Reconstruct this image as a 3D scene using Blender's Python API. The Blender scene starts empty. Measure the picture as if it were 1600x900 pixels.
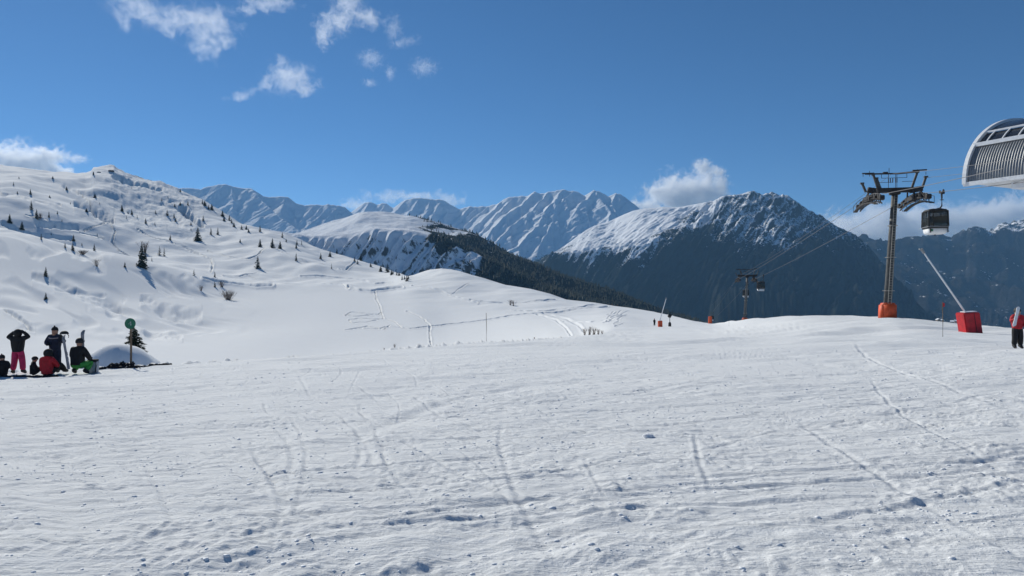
import bpy, bmesh, math, random
import numpy as np
from mathutils import Vector, Matrix
random.seed(7)
RNG = np.random.default_rng(11)
S = bpy.context.scene
COL = S.collection
R = math.radians
F = 1067.0            # focal length in photograph pixels
H0 = 450.0            # horizon row
# ------------------------------------------------------------------ camera
cam_d = bpy.data.cameras.new('camera'); cam = bpy.data.objects.new('camera', cam_d); COL.objects.link(cam)
cam_d.sensor_width = 36.0; cam_d.lens = 36.0 * F / 1600.0
cam_d.clip_start = 0.2; cam_d.clip_end = 80000.0
cam.location = (0, 0, 0); cam.rotation_euler = (R(90), 0, 0)
S.camera = cam
# ------------------------------------------------------------------ sky and sun
SUN_EL, SUN_AZ = R(32), R(-38)         # azimuth from +Y towards +X
w = bpy.data.worlds.new('World'); S.world = w; w.use_nodes = True
nt = w.node_tree; nt.nodes.clear()
wo = nt.nodes.new('ShaderNodeOutputWorld'); bg = nt.nodes.new('ShaderNodeBackground')
sky = nt.nodes.new('ShaderNodeTexSky'); sky.sky_type = 'NISHITA'; sky.sun_disc = False
sky.sun_elevation = SUN_EL; sky.sun_rotation = SUN_AZ
sky.altitude = 4200; sky.air_density = 1.0; sky.dust_density = 0.4; sky.ozone_density = 5.0
hs = nt.nodes.new('ShaderNodeHueSaturation'); hs.inputs['Saturation'].default_value = 1.13; hs.inputs['Hue'].default_value = 0.497; nt.links.new(sky.outputs[0], hs.inputs['Color'])
nt.links.new(hs.outputs[0], bg.inputs[0]); bg.inputs[1].default_value = 0.078
nt.links.new(bg.outputs[0], wo.inputs[0])
sd = bpy.data.lights.new('sun', 'SUN'); sun = bpy.data.objects.new('sun', sd); COL.objects.link(sun)
sd.energy = 4.3; sd.angle = R(0.53); sd.color = (1.0, 0.965, 0.87)
sv = Vector((math.sin(SUN_AZ) * math.cos(SUN_EL), math.cos(SUN_AZ) * math.cos(SUN_EL), math.sin(SUN_EL)))
sun.rotation_euler = sv.to_track_quat('Z', 'Y').to_euler()
S.view_settings.view_transform = 'Standard'; S.view_settings.look = 'None'
S.view_settings.exposure = 0.12; S.view_settings.gamma = 1.0; S.view_settings.use_curve_mapping = False
S.cycles.max_bounces = 8; S.cycles.diffuse_bounces = 2; S.cycles.glossy_bounces = 2
S.cycles.transmission_bounces = 3; S.cycles.transparent_max_bounces = 8; S.cycles.volume_bounces = 6
S.cycles.use_denoising = True; S.cycles.volume_step_rate = 1.0; S.cycles.volume_max_steps = 256
HAZE_DENSITY = 3.5e-5

# ------------------------------------------------------------------ helpers
def tag(o, label=None, cat=None, group=None, kind=None):
    if label: o['label'] = label
    if cat: o['category'] = cat
    if group: o['group'] = group
    if kind: o['kind'] = kind
    return o
def empty(name, loc=(0, 0, 0), rz=0.0):
    o = bpy.data.objects.new(name, None); COL.objects.link(o); o.location = loc; o.rotation_euler = (0, 0, rz)
    o.empty_display_size = 0.3
    return o
def link(name, me, mat=None, parent=None, smooth=False):
    o = bpy.data.objects.new(name, me); COL.objects.link(o)
    if mat is not None and not me.materials: me.materials.append(mat)
    if smooth: me.polygons.foreach_set('use_smooth', np.ones(len(me.polygons), bool))
    if parent: o.parent = parent
    return o
def copy_tree(o, parent=None):
    c = o.copy(); COL.objects.link(c)
    if parent: c.parent = parent
    for ch in list(o.children): copy_tree(ch, c)
    return c
def P(px, row, d):                      # photograph pixel and depth -> world point
    return Vector(((px - 800.0) / F * d, d, (H0 - row) / F * d))

class MB:
    def __init__(s): s.bm = bmesh.new()
    def box(s, c, size, M=None, bev=0.0):
        r = bmesh.ops.create_cube(s.bm, size=1.0); vs = r['verts']
        for v in vs:
            p = Vector((v.co.x * size[0], v.co.y * size[1], v.co.z * size[2]))
            if M is not None: p = M @ p
            v.co = p + Vector(c)
        if bev:
            es = set(e for v in vs for e in v.link_edges)
            bmesh.ops.bevel(s.bm, geom=list(es), offset=bev, segments=2, affect='EDGES', profile=0.5)
        return s
    def bar(s, a, b, wx, wy=None):      # rectangular bar from a to b
        a, b = Vector(a), Vector(b); d = b - a
        M = d.to_track_quat('Z', 'Y').to_matrix()
        return s.box((a + b) / 2, (wx, wy or wx, d.length), M)
    def tube(s, pts, rad, n=8, cap=True):
        pts = [Vector(p) for p in pts]
        rads = rad if isinstance(rad, (list, tuple)) else [rad] * len(pts)
        rings = []
        for i, p in enumerate(pts):
            t = (pts[min(i + 1, len(pts) - 1)] - pts[max(i - 1, 0)]).normalized()
            q = t.to_track_quat('Z', 'Y')
            rings.append([s.bm.verts.new(p + q @ Vector((rads[i] * math.cos(2 * math.pi * k / n), rads[i] * math.sin(2 * math.pi * k / n), 0))) for k in range(n)])
        for a, b in zip(rings[:-1], rings[1:]):
            for k in range(n): s.bm.faces.new((a[k], a[(k + 1) % n], b[(k + 1) % n], b[k]))
        if cap:
            s.bm.faces.new(rings[0][::-1]); s.bm.faces.new(rings[-1])
        return s
    def disc(s, c, axis, r, t, n=16): # wheel-like cylinder
        a = Vector(axis).normalized() * (t / 2)
        return s.tube([Vector(c) - a, Vector(c) + a], r, n)
    def ball(s, c, r, sc=(1, 1, 1), sub=2):
        v = bmesh.ops.create_icosphere(s.bm, subdivisions=sub, radius=r)['verts']
        for p in v: p.co = Vector((p.co.x * sc[0], p.co.y * sc[1], p.co.z * sc[2])) + Vector(c)
        return s
    def prism(s, prof, y0, y1):         # profile in x,z extruded along y
        a = [s.bm.verts.new((x, y0, z)) for x, z in prof]; b = [s.bm.verts.new((x, y1, z)) for x, z in prof]
        n = len(prof)
        for k in range(n): s.bm.faces.new((a[k], a[(k + 1) % n], b[(k + 1) % n], b[k]))
        s.bm.faces.new(a[::-1]); s.bm.faces.new(b)
        return s
    def quad(s, *p):
        s.bm.faces.new([s.bm.verts.new(q) for q in p]); return s
    def build(s, name, mat, parent=None, smooth=False):
        bmesh.ops.recalc_face_normals(s.bm, faces=s.bm.faces[:])
        me = bpy.data.meshes.new(name); s.bm.to_mesh(me); s.bm.free()
        return link(name, me, mat, parent, smooth)

# ------------------------------------------------------------------ materials
def mat(name, col, rough=0.6, metal=0.0, var=0.0, scale=3.0, bump=0.0, alpha=1.0, trans=0.0, col2=None):
    m = bpy.data.materials.new(name); m.use_nodes = True; t = m.node_tree; b = t.nodes['Principled BSDF']
    b.inputs['Base Color'].default_value = (*col, 1); b.inputs['Roughness'].default_value = rough; b.inputs['Metallic'].default_value = metal
    if var or bump or col2:
        tc = t.nodes.new('ShaderNodeTexCoord'); nz = t.nodes.new('ShaderNodeTexNoise')
        nz.inputs['Scale'].default_value = scale; nz.inputs['Detail'].default_value = 6; nz.inputs['Roughness'].default_value = 0.65
        t.links.new(tc.outputs['Object'], nz.inputs['Vector'])
        if var or col2:
            mx = t.nodes.new('ShaderNodeMix'); mx.data_type = 'RGBA'
            c2 = col2 or tuple(max(0, c * (1 - var)) for c in col)
            mx.inputs[6].default_value = (*col, 1); mx.inputs[7].default_value = (*c2, 1)
            mr = t.nodes.new('ShaderNodeMapRange'); mr.inputs[1].default_value = 0.42; mr.inputs[2].default_value = 0.62
            t.links.new(nz.outputs[0], mr.inputs[0]); t.links.new(mr.outputs[0], mx.inputs[0]); t.links.new(mx.outputs[2], b.inputs['Base Color'])
        if bump:
            bp = t.nodes.new('ShaderNodeBump'); bp.inputs['Strength'].default_value = bump; bp.inputs['Distance'].default_value = 0.03
            t.links.new(nz.outputs[0], bp.inputs['Height']); t.links.new(bp.outputs[0], b.inputs['Normal'])
    if alpha < 1: b.inputs['Alpha'].default_value = alpha
    if trans: b.inputs['Transmission Weight'].default_value = trans
    return m
M = dict(
    galv=mat('weathered_steel', (0.075, 0.077, 0.074), 0.6, 0.1, 0.45, 2.5, 0.2),
    dark_steel=mat('dark_steel', (0.035, 0.030, 0.028), 0.7, 0.0, 0.5, 4, 0.2),
    ladder=mat('light_steel', (0.42, 0.40, 0.36), 0.5, 0.5, 0.3, 4),
    orange=mat('orange_padding', (0.72, 0.10, 0.025), 0.6, 0, 0.3, 2, 0.3),
    red=mat('red_padding', (0.55, 0.012, 0.02), 0.6, 0, 0.35, 2, 0.4),
    white=mat('white_paint', (0.78, 0.79, 0.80), 0.5, 0, 0.12, 3),
    rope=mat('steel_rope', (0.16, 0.16, 0.17), 0.6, 0.3),
    glass=mat('tinted_glass', (0.035, 0.04, 0.035), 0.08, 0, alpha=0.72),
    rubber=mat('black_rubber', (0.02, 0.02, 0.022), 0.7, 0, 0.4, 5),
    alum=mat('aluminium_cladding', (0.26, 0.27, 0.28), 0.45, 0.5, 0.2, 1.5),
    panel=mat('dark_roof_panel', (0.035, 0.04, 0.05), 0.25, 0.2, 0.3, 2),
    black=mat('black_cloth', (0.012, 0.012, 0.014), 0.85, 0, 0.4, 12, 0.5),
    navy=mat('navy_cloth', (0.012, 0.018, 0.045), 0.8, 0, 0.4, 10, 0.5),
    pink=mat('pink_cloth', (0.62, 0.03, 0.12), 0.8, 0, 0.35, 9, 0.5),
    redj=mat('red_cloth', (0.48, 0.01, 0.02), 0.75, 0, 0.35, 9, 0.5),
    green=mat('green_cloth', (0.05, 0.30, 0.05), 0.8, 0, 0.35, 9, 0.5),
    greyc=mat('grey_stripe_cloth', (0.30, 0.26, 0.27), 0.8, 0, 0.3, 9, 0.3),
    skin=mat('skin', (0.40, 0.21, 0.14), 0.55, 0, 0.15, 14),
    mouth=mat('lips', (0.28, 0.08, 0.07), 0.5),
    eye=mat('eye_dark', (0.02, 0.016, 0.014), 0.3),
    lens=mat('goggle_lens', (0.03, 0.03, 0.05), 0.1),
    brownw=mat('weathered_wood', (0.20, 0.14, 0.09), 0.8, 0, 0.4, 8, 0.4),
    sign=mat('sign_green', (0.012, 0.16, 0.085), 0.45, 0, 0.15, 5),
    needle=mat('spruce_needles', (0.016, 0.026, 0.014), 0.85, 0, col2=(0.034, 0.040, 0.018), scale=2.0),
    bark=mat('bark', (0.05, 0.035, 0.026), 0.9, 0, 0.4, 10),
    twig=mat('bare_twigs', (0.15, 0.095, 0.065), 0.9, 0, 0.4, 6),
    bag=mat('pale_grey_bag', (0.42, 0.44, 0.47), 0.7, 0, 0.3, 6, 0.4),
    wall=mat('chalet_wall', (0.32, 0.25, 0.19), 0.8, 0, 0.3, 1),
    rock=mat('rock', (0.11, 0.10, 0.095), 0.9, 0, 0.5, 1.2, 0.6),
    net=mat('dark_netting', (0.018, 0.016, 0.02), 0.8, 0, 0.4, 15, 0.6),
    snowcap=mat('packed_snow', (0.80, 0.82, 0.85), 0.6, 0, 0.06, 5, 0.5),
    ski=mat('grey_ski', (0.22, 0.22, 0.24), 0.4, 0, 0.3, 5),
    darkwin=mat('window_dark', (0.02, 0.022, 0.025), 0.15),
)

# ------------------------------------------------------------------ numpy noise
def _h(ix, iy, s):
    n = (ix * 374761393 + iy * 668265263 + s * 974634777) & 0xFFFFFFFF
    n = ((n ^ (n >> 13)) * 1274126177) & 0xFFFFFFFF
    return ((n ^ (n >> 16)) & 0xFFFF).astype(np.float32) * np.float32(2 * math.pi / 65536.0)
def noise(x, y, s=0):
    x = np.asarray(x, np.float64); y = np.asarray(y, np.float64)
    xi = np.floor(x).astype(np.int64); yi = np.floor(y).astype(np.int64)
    fx = (x - xi).astype(np.float32); fy = (y - yi).astype(np.float32)
    u = fx * fx * fx * (fx * (fx * 6 - 15) + 10); v = fy * fy * fy * (fy * (fy * 6 - 15) + 10)
    def g(a, b):
        t = _h(xi + a, yi + b, s)
        return np.cos(t) * (fx - a) + np.sin(t) * (fy - b)
    n0 = g(0, 0); n1 = g(1, 0); n2 = g(0, 1); n3 = g(1, 1)
    a = n0 + u * (n1 - n0); b = n2 + u * (n3 - n2)
    return (a + v * (b - a)) * 1.5
def fbm(x, y, s=0, o=4, gain=0.5, lac=2.03):
    r = 0; a = 1.0
    for k in range(o):
        r = r + a * noise(x, y, s + k * 17); x = x * lac + 3.1; y = y * lac - 1.7; a *= gain
    return r
def ridged(x, y, s=0, o=4, gain=0.5, lac=2.1):
    r = 0; a = 1.0; tot = 0; wgt = 1.0
    for k in range(o):
        n = 1 - np.abs(noise(x, y, s + k * 13)); n = n * n
        r = r + a * n * wgt; wgt = np.clip(n * 1.4, 0, 1); tot += a; x = x * lac + 5.3; y = y * lac + 2.9; a *= gain
    return r / tot
def sst(a, b, x):
    t = np.clip((x - a) / (b - a), 0, 1); return t * t * (3 - 2 * t)
def pchip_slopes(x, y):
    h = np.diff(x, axis=0); d = np.diff(y, axis=0) / np.where(h == 0, 1e-9, h)
    m = np.zeros_like(y)
    s = (d[:-1] * d[1:]) > 0
    w1 = 2 * h[1:] + h[:-1]; w2 = h[1:] + 2 * h[:-1]
    with np.errstate(all='ignore'):
        m[1:-1] = np.where(s, (w1 + w2) / (w1 / d[:-1] + w2 / d[1:]), 0)
    m[0] = d[0]; m[-1] = d[-1]
    return np.nan_to_num(m)
def pchip1(x, y, q):
    x = np.asarray(x, float); y = np.asarray(y, float); m = pchip_slopes(x, y)
    i = np.clip(np.searchsorted(x, q) - 1, 0, len(x) - 2); h = x[i + 1] - x[i]; t = np.clip((q - x[i]) / h, 0, 1)
    return (2*t**3-3*t**2+1)*y[i] + (t**3-2*t**2+t)*h*m[i] + (-2*t**3+3*t**2)*y[i+1] + (t**3-t**2)*h*m[i+1]

def sheet_grid(cols, az, segs, inv=(), smooth=True, ridge=None, ridge_node=None, smooth_cols=True):
    """cols: [(px, [(row, depth)...])]; az: azimuth array; returns X,Y,Z,PX,T (node parameter) grids."""
    pxs = np.array([c[0] for c in cols], float); azs = np.arctan((pxs - 800) / F)
    rows = np.array([[n[0] for n in c[1]] for c in cols], float); ds = np.array([[n[1] for n in c[1]] for c in cols], float)
    q = np.clip(az, azs[0], azs[-1]); nn = rows.shape[1]
    ip = pchip1 if smooth_cols else (lambda a, b, c: np.interp(c, a, b))
    Rw = np.stack([ip(azs, rows[:, k], q) for k in range(nn)]); D = np.stack([np.exp(ip(azs, np.log(ds[:, k]), q)) for k in range(nn)])
    if ridge is not None:
        rx = np.array([p[0] for p in ridge], float); ry = np.array([p[1] for p in ridge], float)
        Rw[ridge_node] = np.interp(800 + F * np.tan(np.clip(az, -1.4, 1.4)), rx, ry)
    Zn = (H0 - Rw) / F * D
    Mz = pchip_slopes(D, Zn)
    outD, outZ, outT = [], [], []
    for k in range(nn - 1):
        n = segs[k]; ts = np.linspace(0, 1, n, endpoint=False) if k < nn - 2 else np.linspace(0, 1, n + 1)
        for t in ts:
            if k in inv: d = 1.0 / ((1 - t) / D[k] + t / D[k + 1])
            else: d = D[k] + (D[k + 1] - D[k]) * t
            h = D[k + 1] - D[k]; u = (d - D[k]) / h
            if smooth: z = (2*u**3-3*u**2+1)*Zn[k] + (u**3-2*u**2+u)*h*Mz[k] + (-2*u**3+3*u**2)*Zn[k+1] + (u**3-u**2)*h*Mz[k+1]
            else: z = Zn[k] * (1 - u) + Zn[k + 1] * u
            outD.append(d); outZ.append(z); outT.append(np.full_like(d, k) + u)
    D = np.array(outD); Z = np.array(outZ); T = np.array(outT)
    rr = D / np.maximum(np.cos(np.clip(np.abs(az), 0, R(60))), 0.5)
    X = rr * np.sin(az); Y = rr * np.cos(az)
    PX = np.broadcast_to(800 + F * np.tan(np.clip(az, -1.4, 1.4)), X.shape)
    return X, Y, Z, PX, T, D
def grid_mesh(name, X, Y, Z, mat_, attrs=None, wrap=False):
    nr, nc = X.shape
    co = np.stack([X, Y, Z], -1).reshape(-1, 3).astype(np.float32)
    idx = np.arange(nr * nc).reshape(nr, nc)
    if wrap: idx = np.concatenate([idx, idx[:, :1]], 1)
    q = np.stack([idx[:-1, :-1], idx[:-1, 1:], idx[1:, 1:], idx[1:, :-1]], -1).reshape(-1, 4)
    me = bpy.data.meshes.new(name)
    me.vertices.add(len(co)); me.vertices.foreach_set('co', co.ravel())
    me.loops.add(q.size); me.loops.foreach_set('vertex_index', q.ravel().astype(np.int32))
    me.polygons.add(len(q)); me.polygons.foreach_set('loop_start', (np.arange(len(q)) * 4).astype(np.int32))
    me.polygons.foreach_set('use_smooth', np.ones(len(q), bool))
    me.update(calc_edges=True)
    for k, v in (attrs or {}).items():
        a = me.attributes.new(k, 'FLOAT', 'POINT'); a.data.foreach_set('value', np.ascontiguousarray(v, np.float32).ravel())
    return link(name, me, mat_)

# ------------------------------------------------------------------ terrain materials
def snow_material(name, near=True):
    m = bpy.data.materials.new(name); m.use_nodes = True; t = m.node_tree; b = t.nodes['Principled BSDF']; L = t.links.new
    b.inputs['Roughness'].default_value = 0.9; b.inputs['Specular IOR Level'].default_value = 0.04
    ge = t.nodes.new('ShaderNodeNewGeometry')
    def nz(scale, detail, rough=0.6, dist=0.0, vec=None):
        n = t.nodes.new('ShaderNodeTexNoise'); n.inputs['Scale'].default_value = scale; n.inputs['Detail'].default_value = detail
        n.inputs['Roughness'].default_value = rough; n.inputs['Distortion'].default_value = dist
        L(vec or ge.outputs['Position'], n.inputs['Vector']); return n
    c = nz(0.35, 5)
    cr = t.nodes.new('ShaderNodeMix'); cr.data_type = 'RGBA'
    cr.inputs[6].default_value = (0.80, 0.812, 0.815, 1); cr.inputs[7].default_value = (0.735, 0.75, 0.76, 1)
    L(c.outputs[0], cr.inputs[0])
    at = t.nodes.new('ShaderNodeAttribute'); at.attribute_name = 'piste'
    # grain, crumbs and fine ski scratches as bump
    mp = t.nodes.new('ShaderNodeMapping'); mp.inputs['Rotation'].default_value = (0, 0, R(-20)); mp.inputs['Scale'].default_value = (0.35, 3.2, 1)
    L(ge.outputs['Position'], mp.inputs[0])
    s1 = nz(2.2, 7, 0.72, 0.6, mp.outputs[0]); s2 = nz(9, 6, 0.75); s3 = nz(45, 4, 0.7)
    a1 = t.nodes.new('ShaderNodeMath'); a1.operation = 'MULTIPLY_ADD'; L(s2.outputs[0], a1.inputs[0]); a1.inputs[1].default_value = 0.55; L(s1.outputs[0], a1.inputs[2])
    a2 = t.nodes.new('ShaderNodeMath'); a2.operation = 'MULTIPLY_ADD'; L(s3.outputs[0], a2.inputs[0]); a2.inputs[1].default_value = 0.14; L(a1.outputs[0], a2.inputs[2])
    bp = t.nodes.new('ShaderNodeBump'); bp.inputs['Distance'].default_value = 0.055
    ms = t.nodes.new('ShaderNodeMapRange'); ms.inputs[3].default_value = 0.04; ms.inputs[4].default_value = 0.8
    L(at.outputs['Fac'], ms.inputs[0]); L(ms.outputs[0], bp.inputs['Strength'])
    L(a2.outputs[0], bp.inputs['Height'])
    # wind crust on open slopes
    w1 = nz(0.05, 8, 0.62, 0.3)
    bp2 = t.nodes.new('ShaderNodeBump'); bp2.inputs['Distance'].default_value = 2.2
    at2 = t.nodes.new('ShaderNodeAttribute'); at2.attribute_name = 'rough'
    L(at2.outputs['Fac'], bp2.inputs['Strength']); L(w1.outputs[0], bp2.inputs['Height']); L(bp.outputs[0], bp2.inputs['Normal'])
    L(bp2.outputs[0], b.inputs['Normal'])
    # exposed rock / heather where the 'bare' attribute asks, broken by noise
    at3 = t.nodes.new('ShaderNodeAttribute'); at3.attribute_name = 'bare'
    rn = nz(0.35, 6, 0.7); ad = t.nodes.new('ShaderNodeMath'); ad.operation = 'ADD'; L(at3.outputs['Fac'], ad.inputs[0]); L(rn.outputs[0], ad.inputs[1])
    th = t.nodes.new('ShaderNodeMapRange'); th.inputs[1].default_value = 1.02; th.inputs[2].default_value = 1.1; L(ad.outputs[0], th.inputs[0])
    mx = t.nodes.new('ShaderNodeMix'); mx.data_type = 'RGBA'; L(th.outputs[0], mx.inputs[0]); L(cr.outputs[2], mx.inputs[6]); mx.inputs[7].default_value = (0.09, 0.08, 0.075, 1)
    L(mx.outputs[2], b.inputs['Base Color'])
    return m
def mountain_material(name, snow_lo, snow_hi, rock=(0.085, 0.08, 0.078), forest=(0.018, 0.021, 0.018), bumpd=12.0, nscale=1.0, steep=0.72):
    m = bpy.data.materials.new(name); m.use_nodes = True; t = m.node_tree; b = t.nodes['Principled BSDF']; L = t.links.new
    b.inputs['Roughness'].default_value = 1.0; b.inputs['Specular IOR Level'].default_value = 0.0
    ge = t.nodes.new('ShaderNodeNewGeometry')
    def nz(scale, detail, rough=0.6, vec=None):
        n = t.nodes.new('ShaderNodeTexNoise'); n.inputs['Scale'].default_value = scale * nscale; n.inputs['Detail'].default_value = detail
        n.inputs['Roughness'].default_value = rough; L(vec or ge.outputs['Position'], n.inputs['Vector']); return n
    def math_(op, a, b_, c=None):
        n = t.nodes.new('ShaderNodeMath'); n.operation = op
        for i, v in enumerate((a, b_, c)):
            if v is None: continue
            if isinstance(v, (int, float)): n.inputs[i].default_value = v
            else: L(v, n.inputs[i])
        return n.outputs[0]
    def rng(v, a, b_, c=0.0, d=1.0):
        n = t.nodes.new('ShaderNodeMapRange'); L(v, n.inputs[0])
        for i, k in enumerate((a, b_, c, d)): n.inputs[i + 1].default_value = k
        return n.outputs[0]
    mp = t.nodes.new('ShaderNodeMapping'); mp.inputs['Rotation'].default_value = (0, R(38), 0); mp.inputs['Scale'].default_value = (1, 1, 0.28)
    L(ge.outputs['Position'], mp.inputs[0])
    streak = nz(0.012, 9, 0.72, mp.outputs[0]); fine = nz(0.03, 8, 0.7)
    sep = t.nodes.new('ShaderNodeSeparateXYZ'); L(ge.outputs['Position'], sep.inputs[0])
    sn = t.nodes.new('ShaderNodeSeparateXYZ'); L(ge.outputs['Normal'], sn.inputs[0])
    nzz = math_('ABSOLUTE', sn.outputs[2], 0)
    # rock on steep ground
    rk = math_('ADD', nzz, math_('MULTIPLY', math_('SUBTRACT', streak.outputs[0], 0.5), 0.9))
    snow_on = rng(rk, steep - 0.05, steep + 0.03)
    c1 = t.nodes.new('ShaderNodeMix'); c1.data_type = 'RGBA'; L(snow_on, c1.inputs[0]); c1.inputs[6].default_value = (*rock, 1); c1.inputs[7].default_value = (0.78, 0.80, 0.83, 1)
    # tree cover: attribute + broken edge
    at = t.nodes.new('ShaderNodeAttribute'); at.attribute_name = 'forest'
    fv = math_('ADD', at.outputs['Fac'], math_('MULTIPLY', math_('SUBTRACT', fine.outputs[0], 0.5), 1.9))
    fv = math_('ADD', fv, math_('MULTIPLY', math_('SUBTRACT', streak.outputs[0], 0.5), 1.7))
    fm = rng(fv, 0.44, 0.60)
    sp = nz(0.12, 5, 0.8)
    spk = rng(sp.outputs[0], 0.52, 0.72, 0, 0.6)
    fc = t.nodes.new('ShaderNodeMix'); fc.data_type = 'RGBA'; L(spk, fc.inputs[0]); fc.inputs[6].default_value = (*forest, 1); fc.inputs[7].default_value = (0.12, 0.13, 0.14, 1)
    c2 = t.nodes.new('ShaderNodeMix'); c2.data_type = 'RGBA'; L(fm, c2.inputs[0]); L(c1.outputs[2], c2.inputs[6]); L(fc.outputs[2], c2.inputs[7])
    L(c2.outputs[2], b.inputs['Base Color'])
    bp = t.nodes.new('ShaderNodeBump'); bp.inputs['Distance'].default_value = bumpd; bp.inputs['Strength'].default_value = 0.8
    L(math_('ADD', fine.outputs[0], streak.outputs[0]), bp.inputs['Height']); L(bp.outputs[0], b.inputs['Normal'])
    return m

# ------------------------------------------------------------------ ground: piste, bank, basin, hills
# nodes: 0 under camera,1,2,3 piste, 4 piste edge, 5 bank foot, 6 basin near, 7 basin mid, 8 basin far, 9 first crest, 10 hollow, 11 upper slope, 12 skyline, 13, 14 behind
def far(r12, d12): return [(r12 + 40, d12 * 1.25), (900 if r12 > 470 else 760, d12 * 2.2), (1400, 1900)]
def Z2R(z, d): return H0 - z * F / d
G = []
def gc(px, zs4, n):
    q_ = min(max(px, -150), 1650) / 1600.0; zs4 = (-1.61, -2.34 + 0.49 * q_, -3.25 + 1.0 * q_)     # one even cross-slope, rising to the right
    base = [(Z2R(-1.6, 0.7), 0.7), (Z2R(zs4[0], 3.3), 3.3), (Z2R(zs4[1], 11), 11), (Z2R(zs4[2], 24), 24)]
    G.append((px, base + n + far(*n[-1])))
L0 = (-1.62, -2.32, -3.2)
gc(-2200, (-1.7, -2.6, -3.7), [(640, 27), (740, 50), (690, 110), (560, 170), (480, 230), (350, 330), (352, 400), (300, 600), (260, 950)])
gc(-300, (-1.65, -2.4, -3.2), [(590, 28), (650, 50), (606, 110), (535, 170), (460, 230), (330, 330), (336, 400), (296, 540), (262, 950)])
gc(0, L0, [(582.5, 29), (622, 50), (592, 110), (520, 170), (450, 230), (356, 330), (363, 430), (312, 508), (272, 900)])
gc(60, L0, [(581, 29.5), (616, 50), (590, 110), (520, 172), (455, 235), (370, 335), (376, 435), (322, 520), (279, 930)])
gc(120, L0, [(579.5, 30), (611, 52), (586, 115), (522, 180), (462, 250), (386, 345), (392, 445), (332, 550), (281, 960)])
gc(200, L0, [(576, 32), (610, 55), (581, 120), (528, 190), (475, 270), (401, 360), (406, 460), (352, 590), (270, 1000)])
gc(300, L0, [(570.5, 34), (603, 62), (574, 135), (528, 210), (470, 300), (424, 370), (423, 430), (366, 640), (307, 980)])
gc(400, L0, [(563, 38), (598, 70), (567, 155), (520, 230), (470, 320), (446, 390), (441, 430), (398, 550), (357, 830)])
gc(500, L0, [(555, 42), (590, 80), (559, 175), (512, 245), (469, 335), (448, 400), (443, 430), (415, 530), (390, 720)])
gc(600, L0, [(547, 47), (580, 90), (551, 185), (506, 260), (470, 340), (449, 400), (444, 430), (433, 500), (419, 600)])
gc(640, L0, [(544, 49), (576, 94), (548, 190), (505, 262), (470, 335), (448, 385), (440, 410), (433, 450), (431, 500)])
gc(690, L0, [(541, 52), (570, 98), (544, 190), (508, 262), (475, 325), (450, 375), (438, 400), (427, 425), (420, 455)])
gc(750, L0, [(537, 56), (562, 100), (540, 185), (510, 250), (482, 305), (464, 345), (452, 370), (440, 395), (432, 425)])
gc(830, (-1.6, -2.15, -2.95), [(532, 66), (548, 105), (534, 165), (512, 215), (493, 265), (478, 305), (467, 330), (458, 350), (451.5, 375)])
gc(900, (-1.6, -2.1, -2.85), [(526, 84), (533, 110), (527, 145), (513, 185), (500, 230), (488, 270), (479, 300), (473, 320), (469, 350)])
gc(960, (-1.6, -2.1, -2.75), [(519, 105), (516, 125), (512, 145), (506, 175), (498, 210), (491, 245), (485, 275), (481, 300), (478, 330)])
gc(1020, (-1.6, -2.05, -2.65), [(516, 125), (513.5, 140), (511.5, 155), (509, 170), (505, 190), (500, 215), (495, 240), (491, 265), (487.5, 290)])
gc(1070, (-1.6, -2.0, -2.6), [(515, 125), (513, 138), (511.5, 150), (510, 160), (508, 172), (505, 188), (502, 204), (499, 220), (496, 240)])
gc(1112, (-1.6, -2.0, -2.55), [(514, 120), (512.5, 130), (511.3, 140), (510.2, 148), (509.2, 156), (508.3, 164), (507.5, 172), (506.7, 181), (506, 191)])
gc(1180, (-1.6, -1.95, -2.5), [(508, 95), (505.5, 101), (503.7, 107), (502.2, 112), (501, 117), (500, 122), (499.2, 127), (498.6, 132), (498, 138)])
gc(1270, (-1.6, -1.95, -2.4), [(503, 75), (500, 80), (498, 85), (496.6, 90), (495.6, 95), (494.7, 100), (494, 105), (493.4, 110), (493, 115)])
gc(1384, (-1.6, -1.9, -2.3), [(508, 58), (504.5, 62), (502, 66), (500, 70), (498.6, 74), (497.4, 78), (496.4, 82), (495.6, 87), (495, 92)])
gc(1500, (-1.6, -1.85, -2.25), [(530, 38), (525, 42), (520.5, 46), (516.5, 51), (513.5, 56), (511, 61), (509, 66), (507.5, 71), (507, 76)])
gc(1600, (-1.6, -1.85, -2.25), [(542, 31), (537, 34.5), (532.5, 38), (528, 42), (524, 46), (520.5, 50), (518, 54), (516, 58), (515, 62)])
gc(1800, (-1.6, -1.85, -2.25), [(546, 30), (542, 33), (538, 36), (534, 40), (531, 44), (528.5, 48), (526.5, 52), (525, 56), (524, 60)])
gc(3600, (-1.6, -1.85, -2.25), [(546, 30), (542, 33), (538, 36), (534, 40), (531, 44), (528.5, 48), (526.5, 52), (525, 56), (524, 60)])
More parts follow.
